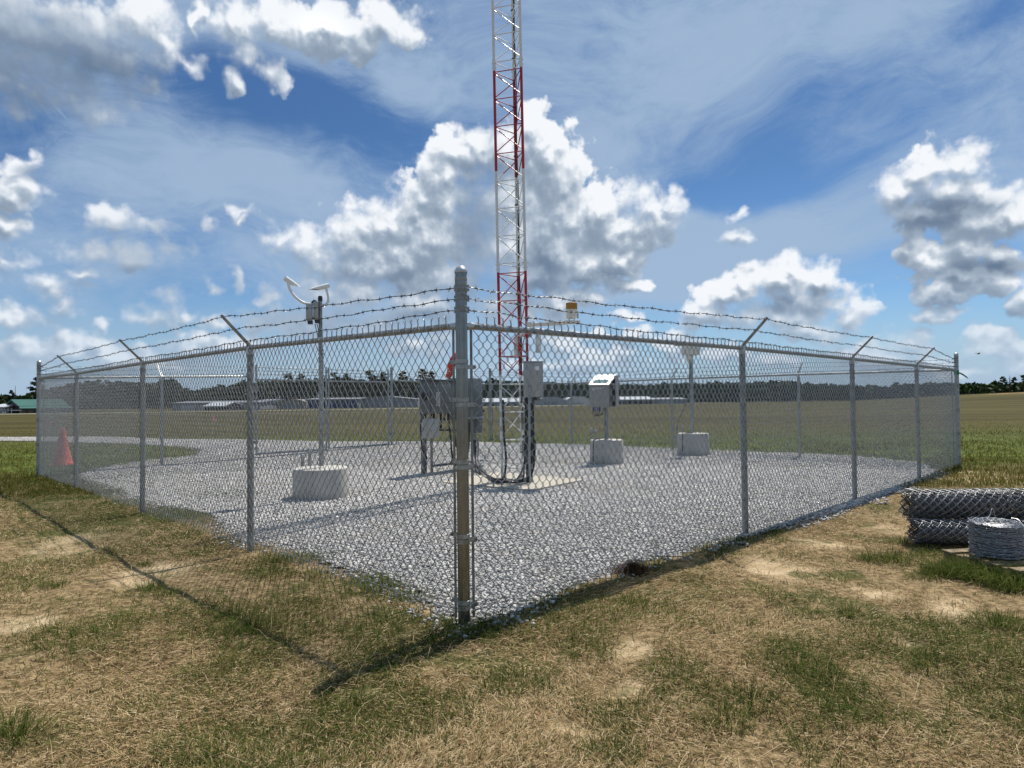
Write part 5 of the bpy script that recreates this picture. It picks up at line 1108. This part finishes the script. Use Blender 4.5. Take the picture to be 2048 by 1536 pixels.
ROLL_SIDE = 1
def wire_roll(c, ax, L, radii, label, seed, flat=1.0):
    """rolled up chain link: nested layers of crossing helical wires, the inner layers tight and coloured darker for the shade inside"""
    rg = np.random.default_rng(seed); ax = np.array(Vector(ax).normalized()); up = np.array([0, 0, 1.]); sd = np.cross(ax, up); sd /= np.linalg.norm(sd); up = np.cross(sd, ax); c = np.array(c)
    t = thing('chain_link_roll', tuple(c), label, 'wire roll', 'rolls of chain link on the pallet')
    for name, lis, m_ in (('outer_wrap', [0], 'wire_new'), ('inner_layers', range(1, len(radii)), 'barb')):  # darker steel on the inner layers paints in the shadow within the roll
        Vs, Fs, base = [], [], 0
        for li in lis:
            rr = radii[li]; n = max(6, int(round(2 * math.pi * rr / .074))); m = int(L / .019); x = np.arange(m + 1) * .019 + rg.normal(0, .012)
            for sg in (1, -1):
                th = np.arange(n)[:, None] * 2 * math.pi / n + sg * np.arange(m + 1)[None] * (math.pi / n) * .5 + li * .37
                r_ = rr + .0030 * (-sg) * ROLL_SIDE + .0012 * np.cos(np.arange(m + 1)[None] * math.pi / 2) + rg.normal(0, .0010, th.shape) + .009 * np.sin(th + li) + .006 * np.sin(x[None] * 5 + li + th * 2)
                P = c + ax * (x[None, :, None] + .014 * np.sin(3 * th)[..., None]) + sd * (np.cos(th) * r_)[..., None] + up * (np.sin(th) * r_ * flat)[..., None]
                v, f = arr_tubes('', P, .0027 if li == 0 else .0030, 5, None, None, tuple(ax * .2 + up * .1 + sd * .97)); Vs.append(v); Fs.append(f + base); base += len(v)
        np_mesh(name, np.concatenate(Vs), [np.concatenate(Fs)], M[m_], t, smooth=True)
    return t
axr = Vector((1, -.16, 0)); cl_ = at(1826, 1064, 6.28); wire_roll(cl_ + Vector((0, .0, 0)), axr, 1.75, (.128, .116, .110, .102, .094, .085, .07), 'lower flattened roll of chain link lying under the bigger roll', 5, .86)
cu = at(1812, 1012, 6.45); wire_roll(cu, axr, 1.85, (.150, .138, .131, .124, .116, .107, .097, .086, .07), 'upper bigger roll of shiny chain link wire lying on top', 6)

sb_ = ground(1993, 1112, ZP); SX = 46 / FPX * sb_.y; ztop = at(1990, 1044, sb_.y).z - sb_.z
sp0 = thing('barbed_wire_spool', sb_, 'squat coil of barbed wire standing upright on the pallet', 'wire coil')
MB().lathe(sb_, [(SX * .86, .012), (SX * .89, .03), (SX * .90, ztop - .05), (SX * .80, ztop - .016), (SX * .52, ztop - .020), (SX * .46, ztop - .05), (SX * .46, .012)], 40).build('coil_core', M['conduit'], sp0)
rg = np.random.default_rng(4); Vs, Fs, base = [], [], 0; loops = []
for i in range(70):
    z = .012 + (ztop - .02) * i / 69; tl_ = rg.normal(0, .012, 2); th = np.linspace(0, 2 * math.pi, 73); rr = SX * (.94 + .05 * rg.random()) + .0035 * np.sin(th * 23 + i) + .003 * np.sin(th * 7 + i * 2)
    loops.append(np.stack([sb_.x + rr * np.cos(th), sb_.y + rr * np.sin(th), sb_.z + z + tl_[0] * np.cos(th) + tl_[1] * np.sin(th) + .003 * np.sin(th * 11 + i)], 1))
for i in range(34):
    f = rg.uniform(.48, .97); th = np.linspace(0, 2 * math.pi, 73); rr = SX * f + .004 * np.sin(th * 19 + i); tl_ = rg.normal(0, .004, 2)
    loops.append(np.stack([sb_.x + rr * np.cos(th), sb_.y + rr * np.sin(th), sb_.z + ztop + .004 * math.cos((f - .72) * 9) - .02 * abs(f - .74) * 2 + tl_[0] * np.cos(th) + tl_[1] * np.sin(th)], 1))
v, f = arr_tubes('', np.array(loops), .0027, 5, None, None, (.1, .2, 1)); Vs.append(v); Fs.append(f); base = len(v)
al = np.concatenate(loops); pk = rg.integers(0, len(al), 900); c_ = al[pk]; d_ = rg.normal(size=c_.shape); d_ /= np.linalg.norm(d_, axis=1, keepdims=True)
v, f = arr_tubes('', np.stack([c_ - d_ * .009, c_ + d_ * .012], 1), .0018, 4, None, None, (.3, .5, .8)); Vs.append(v); Fs.append(f + base); base += len(v)
np_mesh('wire_windings', np.concatenate(Vs), [np.concatenate(Fs)], M['wire_new'], sp0, smooth=True)
tw = MB(); top = sb_ + Vector((0, 0, ztop))
tw.tube(bez([top + Vector((-SX * .98, 0, -.03)), top + Vector((-SX * .9, -SX * .45, -.075)), top + Vector((0, -SX * 1.03, -.115)), top + Vector((SX * .9, -SX * .5, -.06)), top + Vector((SX * 1.02, 0, .01)), top + Vector((SX * .9, SX * .3, .02))], 8), .003, 6)
tw.tube(bez([top + Vector((-SX * .98, 0, -.03)), top + Vector((-SX * .8, .02, .03)), top + Vector((-SX * .2, .03, .03)), top + Vector((SX * .1, .06, .09)), top + Vector((SX * .25, .06, .02))], 6), .003, 6)
tw.build('tie_wire', M['wire'], sp0)
bgp = ground(2052, 1118, ZP); bm = bmesh.new(); bmesh.ops.create_icosphere(bm, subdivisions=4, radius=1)
for v_ in bm.verts:
    n_ = Vector(v_.co); k = .82 + .22 * math.sin(n_.x * 5 + 1) * math.sin(n_.y * 6) + .10 * math.sin(n_.z * 17 + n_.x * 9) + .06 * math.sin(n_.x * 31 + n_.y * 27); v_.co = Vector((n_.x * .075 * k, n_.y * .07 * k, max(-.03, n_.z * .055 * k) + .045))
bm.verts.index_update(); tag(MB().add([bgp + v_.co for v_ in bm.verts], [[q_.index for q_ in f_.verts] for f_ in bm.faces], True).build('plastic_bag', M['bag'], None, origin=tuple(bgp)), 'crumpled clear plastic bag on the pallet beside the coil', 'plastic bag'); bm.free()

# ------------------------------------------------------------------ grass: straw and green blades over the near ground
def blade_mat(name, stops, trans=.25):
    m = bpy.data.materials.new(name); m.use_nodes = True; n = NT(m.node_tree); b = n.n['Principled BSDF']
    r = n.new('ShaderNodeNewGeometry').outputs['Random Per Island']; ramp = n.new('ShaderNodeValToRGB'); n.put(ramp.inputs[0], r); cr = ramp.color_ramp
    cr.elements[0].color = (*stops[0], 1); cr.elements[1].color = (*stops[-1], 1)
    for i, c in enumerate(stops[1:-1]): e = cr.elements.new((i + 1) / (len(stops) - 1)); e.color = (*c, 1)
    n.put(b.inputs['Base Color'], ramp.outputs[0]); b.inputs['Roughness'].default_value = .8; b.inputs['Specular IOR Level'].default_value = .08
    tr = n.new('ShaderNodeBsdfTranslucent'); n.put(tr.inputs[0], ramp.outputs[0]); ms = n.new('ShaderNodeMixShader'); ms.inputs[0].default_value = trans
    n.l.new(b.outputs[0], ms.inputs[1]); n.l.new(tr.outputs[0], ms.inputs[2]); n.l.new(ms.outputs[0], n.n['Material Output'].inputs[0]); return m
M['straw'] = blade_mat('dead_straw', [(.13, .082, .038), (.32, .22, .105), (.47, .35, .185), (.64, .51, .32)], .15)
M['gblade'] = blade_mat('green_grass_blade', [(.022, .042, .006), (.050, .082, .012), (.095, .130, .026), (.20, .19, .06)], .35)
M['oblade'] = blade_mat('olive_field_grass', [(.040, .050, .006), (.085, .095, .013), (.135, .125, .024), (.19, .145, .045)], .3)
M['rootclump'] = blade_mat('brown_dead_clump', [(.05, .028, .015), (.10, .055, .03), (.16, .09, .05)], .1)

def blades(XY, ln, wd, elev, rg, curl=.5, zoff=0.0, az=None):
    """one bent three point blade per position; elev = start angle above the ground"""
    n = len(XY); a = rg.random(n) * 6.283 if az is None else az; z = terrain(XY[:, 0], XY[:, 1]) + zoff
    e0 = elev; e1 = elev - curl * (.4 + rg.random(n)); dx, dy = np.cos(a), np.sin(a); h = np.stack([-dy, dx], 1)
    p0 = np.stack([XY[:, 0], XY[:, 1], z], 1); s1 = ln * .55; s2 = ln * .45
    p1 = p0 + np.stack([dx * np.cos(e0) * s1, dy * np.cos(e0) * s1, np.sin(e0) * s1], 1); p2 = p1 + np.stack([dx * np.cos(e1) * s2, dy * np.cos(e1) * s2, np.sin(e1) * s2], 1)
    p2[:, 2] = np.maximum(p2[:, 2], z + .001)
    w = np.concatenate([h * (wd / 2)[:, None], (rg.random((n, 1)) - .5) * wd[:, None] * .8], 1)
    V = np.stack([p0 - w, p0 + w, p1 - w * .85, p1 + w * .85, p2], 1).reshape(-1, 3); i = np.arange(n)[:, None] * 5
    return V, i + np.array([0, 1, 3, 2]), i + np.array([2, 3, 4])
class Sward:
    def __init__(s): s.V = []; s.Q = []; s.T = []; s.b = 0
    def add(s, v, q, t): s.V.append(v); s.Q.append(q + s.b); s.T.append(t + s.b); s.b += len(v)
    def build(s, name, m, label, cat): return tag(np_mesh(name, np.concatenate(s.V), [np.concatenate(s.Q), np.concatenate(s.T)], m), label, cat, kind='stuff')
rg = np.random.default_rng(33)
def sample(n, y0, y1, pw, half=.83, pad=.10):
    u = rg.random(n); k = 1 - pw; Y = (y0 ** k + (y1 ** k - y0 ** k) * u) ** (1 / k); X = (rg.random(n) * 2 - 1) * half * Y
    P = np.stack([X, Y], 1); ins = in_poly(X, Y, PAD) & (edge_dist(X, Y, PAD) > pad * (.3 + 1.6 * vnoise(X, Y, 3.0, 2))); return P[~ins]
def barren(P): return vnoise(P[:, 0], P[:, 1], .75, 1) * .6 + vnoise(P[:, 0], P[:, 1], 2.4, 2) * .4
straw = Sward(); green = Sward()
P = sample(380000, 2.15, 11.5, 1.15); P = P[rg.random(len(P)) > np.maximum(np.clip((barren(P) - .50) * 5.0, 0, .88), sandy(P[:, 0], P[:, 1]) * .92)]
n = len(P); dist = P[:, 1]
straw.add(*blades(P, rg.uniform(.016, .058, n) * (1 + dist * .05), rg.uniform(.0011, .0024, n) * (1 + .10 * dist), np.abs(rg.normal(.16, .24, n)), rg, .3, rg.random(n) * .012, az=(vnoise(P[:, 0], P[:, 1], 1.1, 3) * 7 + rg.normal(0, 1.0, n))))
P = sample(3500, 2.15, 8, 1.5); n = len(P); straw.add(*blades(P, rg.uniform(.10, .22, n), rg.uniform(.0012, .0022, n), np.abs(rg.normal(.35, .3, n)), rg, .8, .004))
# green: noise patches, the strip along the left fence, and single tufts read off the photo
P = sample(380000, 2.15, 12.5, 1.25); g = vnoise(P[:, 0] + 40, P[:, 1], .9, 0) * .55 + vnoise(P[:, 0], P[:, 1] + 20, 2.8, 3) * .45
dl = P[:, 0] * .716 + P[:, 1] * .698 - 2.72; stripm = np.clip((dl + 1.8) / 1.2, 0, 1) * np.clip((-2.6 - P[:, 0]) / 1.8, 0, 1) * np.clip(vnoise(P[:, 0], P[:, 1], 1.2, 2) * 2.2 - .35, 0, 1)
prob = np.maximum(np.clip((g - .47) * 4.2, .10, .80), stripm * .95); prob = prob * (1 - np.maximum(np.clip((barren(P) - .58) * 5, 0, .8), sandy(P[:, 0], P[:, 1]) * .85))
P = P[rg.random(len(P)) < prob]; n = len(P); dist = P[:, 1]
green.add(*blades(P, rg.uniform(.025, .075, n) * (1 + .04 * dist), rg.uniform(.0014, .0026, n) * (1 + .09 * dist), rg.uniform(.25, 1.25, n), rg, .9))
TUFT = [(1265, 1200, 40, 1.0), (925, 1262, 50, 1.2), (960, 1275, 50, .8), (990, 1250, 40, .9), (880, 1285, 40, .9), (1790, 1118, 60, 1.2), (1740, 1115, 40, 1.0), (1860, 1150, 50, 1.1), (1920, 1146, 60, 1.9), (1960, 1152, 50, 1.9), (1990, 1165, 60, 2.0), (2030, 1180, 50, 1.7), (1890, 1142, 40, 1.5), (1470, 1085, 40, .9), (1430, 1105, 50, .8), (1540, 1065, 40, .8), (1700, 1225, 25, 1.0), (1490, 1240, 30, .7), (1580, 1330, 80, .9), (1650, 1370, 80, 1.0), (1500, 1410, 70, 1.0), (1450, 1450, 60, .9), (1680, 1440, 70, .8), (1860, 1330, 60, 1.1), (2000, 1250, 60, 1.1), (110, 1172, 30, .9), (500, 1262, 50, 1.2), (470, 1235, 40, 1.0), (400, 1345, 50, .8), (330, 1195, 40, .8), (560, 1125, 40, 1.1), (620, 1120, 45, 1.1), (540, 1150, 60, .9), (830, 1195, 50, 1.0), (760, 1180, 40, .9), (640, 1150, 40, .8), (20, 1480, 60, 1.4), (700, 1420, 60, .7), (1000, 1360, 70, .7), (1230, 1420, 50, .6), (1215, 1500, 40, .8), (300, 1180, 25, 1.1), (290, 1130, 20, .8), (1815, 1085, 40, 1.0), (1850, 1105, 30, 1.0)]
for x, y, rpx, hh in TUFT:
    c = ground(x, y); rr = rpx / FPX * c.y; k = int(260 * hh * (rr / .15)); a = rg.random(k) * 6.283; q = rr * rg.random(k) ** .7; P = np.stack([c.x + np.cos(a) * q, c.y + np.sin(a) * q * .8], 1)
    green.add(*blades(P, rg.uniform(.05, .13, k) * hh, rg.uniform(.0018, .0034, k), rg.uniform(.5, 1.4, k), rg, 1.0, az=a + rg.normal(0, .6, k)))
# weeds coming up through the gravel near the left fence and beyond
for x, y, rx, ry, k in ((440, 990, 90, 12, 2600), (520, 985, 30, 8, 500), (370, 1030, 70, 22, 1500), (760, 1165, 60, 20, 700), (600, 890, 30, 4, 160), (1130, 925, 8, 3, 80), (300, 960, 120, 14, 2600), (200, 960, 60, 14, 1500), (1540, 1045, 14, 14, 200), (1310, 1090, 12, 10, 120)):
    xs = x + rg.normal(0, rx * .5, k); ys = y + rg.normal(0, ry * .5, k); P = np.array([tuple(ground(float(a), float(b)))[:2] for a, b in zip(xs, ys)]); d = P[:, 1]
    green.add(*blades(P, rg.uniform(.03, .10, k), rg.uniform(.002, .004, k) * (1 + .08 * d), rg.uniform(.4, 1.3, k), rg, .9))
straw.build('dry_grass', M['straw'], 'flattened dead straw covering the near ground', 'dry grass')
green.build('green_grass', M['gblade'], 'short green grass in patches and tufts on the near ground', 'grass')
# taller field grass beyond the yard
fieldg = Sward()
P = sample(170000, 10.0, 46, 1.25, .86, .05); n = len(P); dist = P[:, 1]; lush = np.clip((20 - dist) / 8, 0, 1)
keep = (rg.random(n) < .25 + .75 * vnoise(P[:, 0], P[:, 1], .8, 0)) & (rg.random(n) < np.clip((47 - dist) / 26, 0, 1)); P = P[keep]; n = len(P); dist = P[:, 1]
near = dist < 27
for sel, sw in ((near & (rg.random(n) < .6) & (P[:, 1] < 20), 1), (np.ones(n, bool), 0)):
    Q = P[sel] if sw == 0 else P[sel]; k = len(Q); d = Q[:, 1]
    v = blades(Q, rg.uniform(.05, .15, k) * np.clip(1.25 - .022 * d, .25, 1), rg.uniform(.003, .006, k) * (1 + .05 * d), rg.uniform(.6, 1.45, k), rg, .8)
    fieldg.add(*v)
fieldg.build('field_grass', M['oblade'], 'rough olive grass of the field around the yard', 'grass')
# dead root clump against the foot of the right fence
cp = ground(1262, 1146); dc = thing('dead_grass_clump', cp, 'dark brown clump of dead roots against the foot of the right fence', 'dead grass')
k = 1500; a = rg.random(k) * 6.283; q = .13 * rg.random(k) ** .8; P = np.stack([cp.x + np.cos(a) * q * 1.1, cp.y + np.sin(a) * q * .7], 1); sw = Sward()
zz = np.exp(-(q / .09) ** 2) * .085
v, qd, t = blades(P, rg.uniform(.04, .10, k), rg.uniform(.002, .004, k), rg.normal(.5, .5, k), rg, .9, zz * rg.random(k)); np_mesh('roots', v, [qd, t], M['rootclump'], dc)
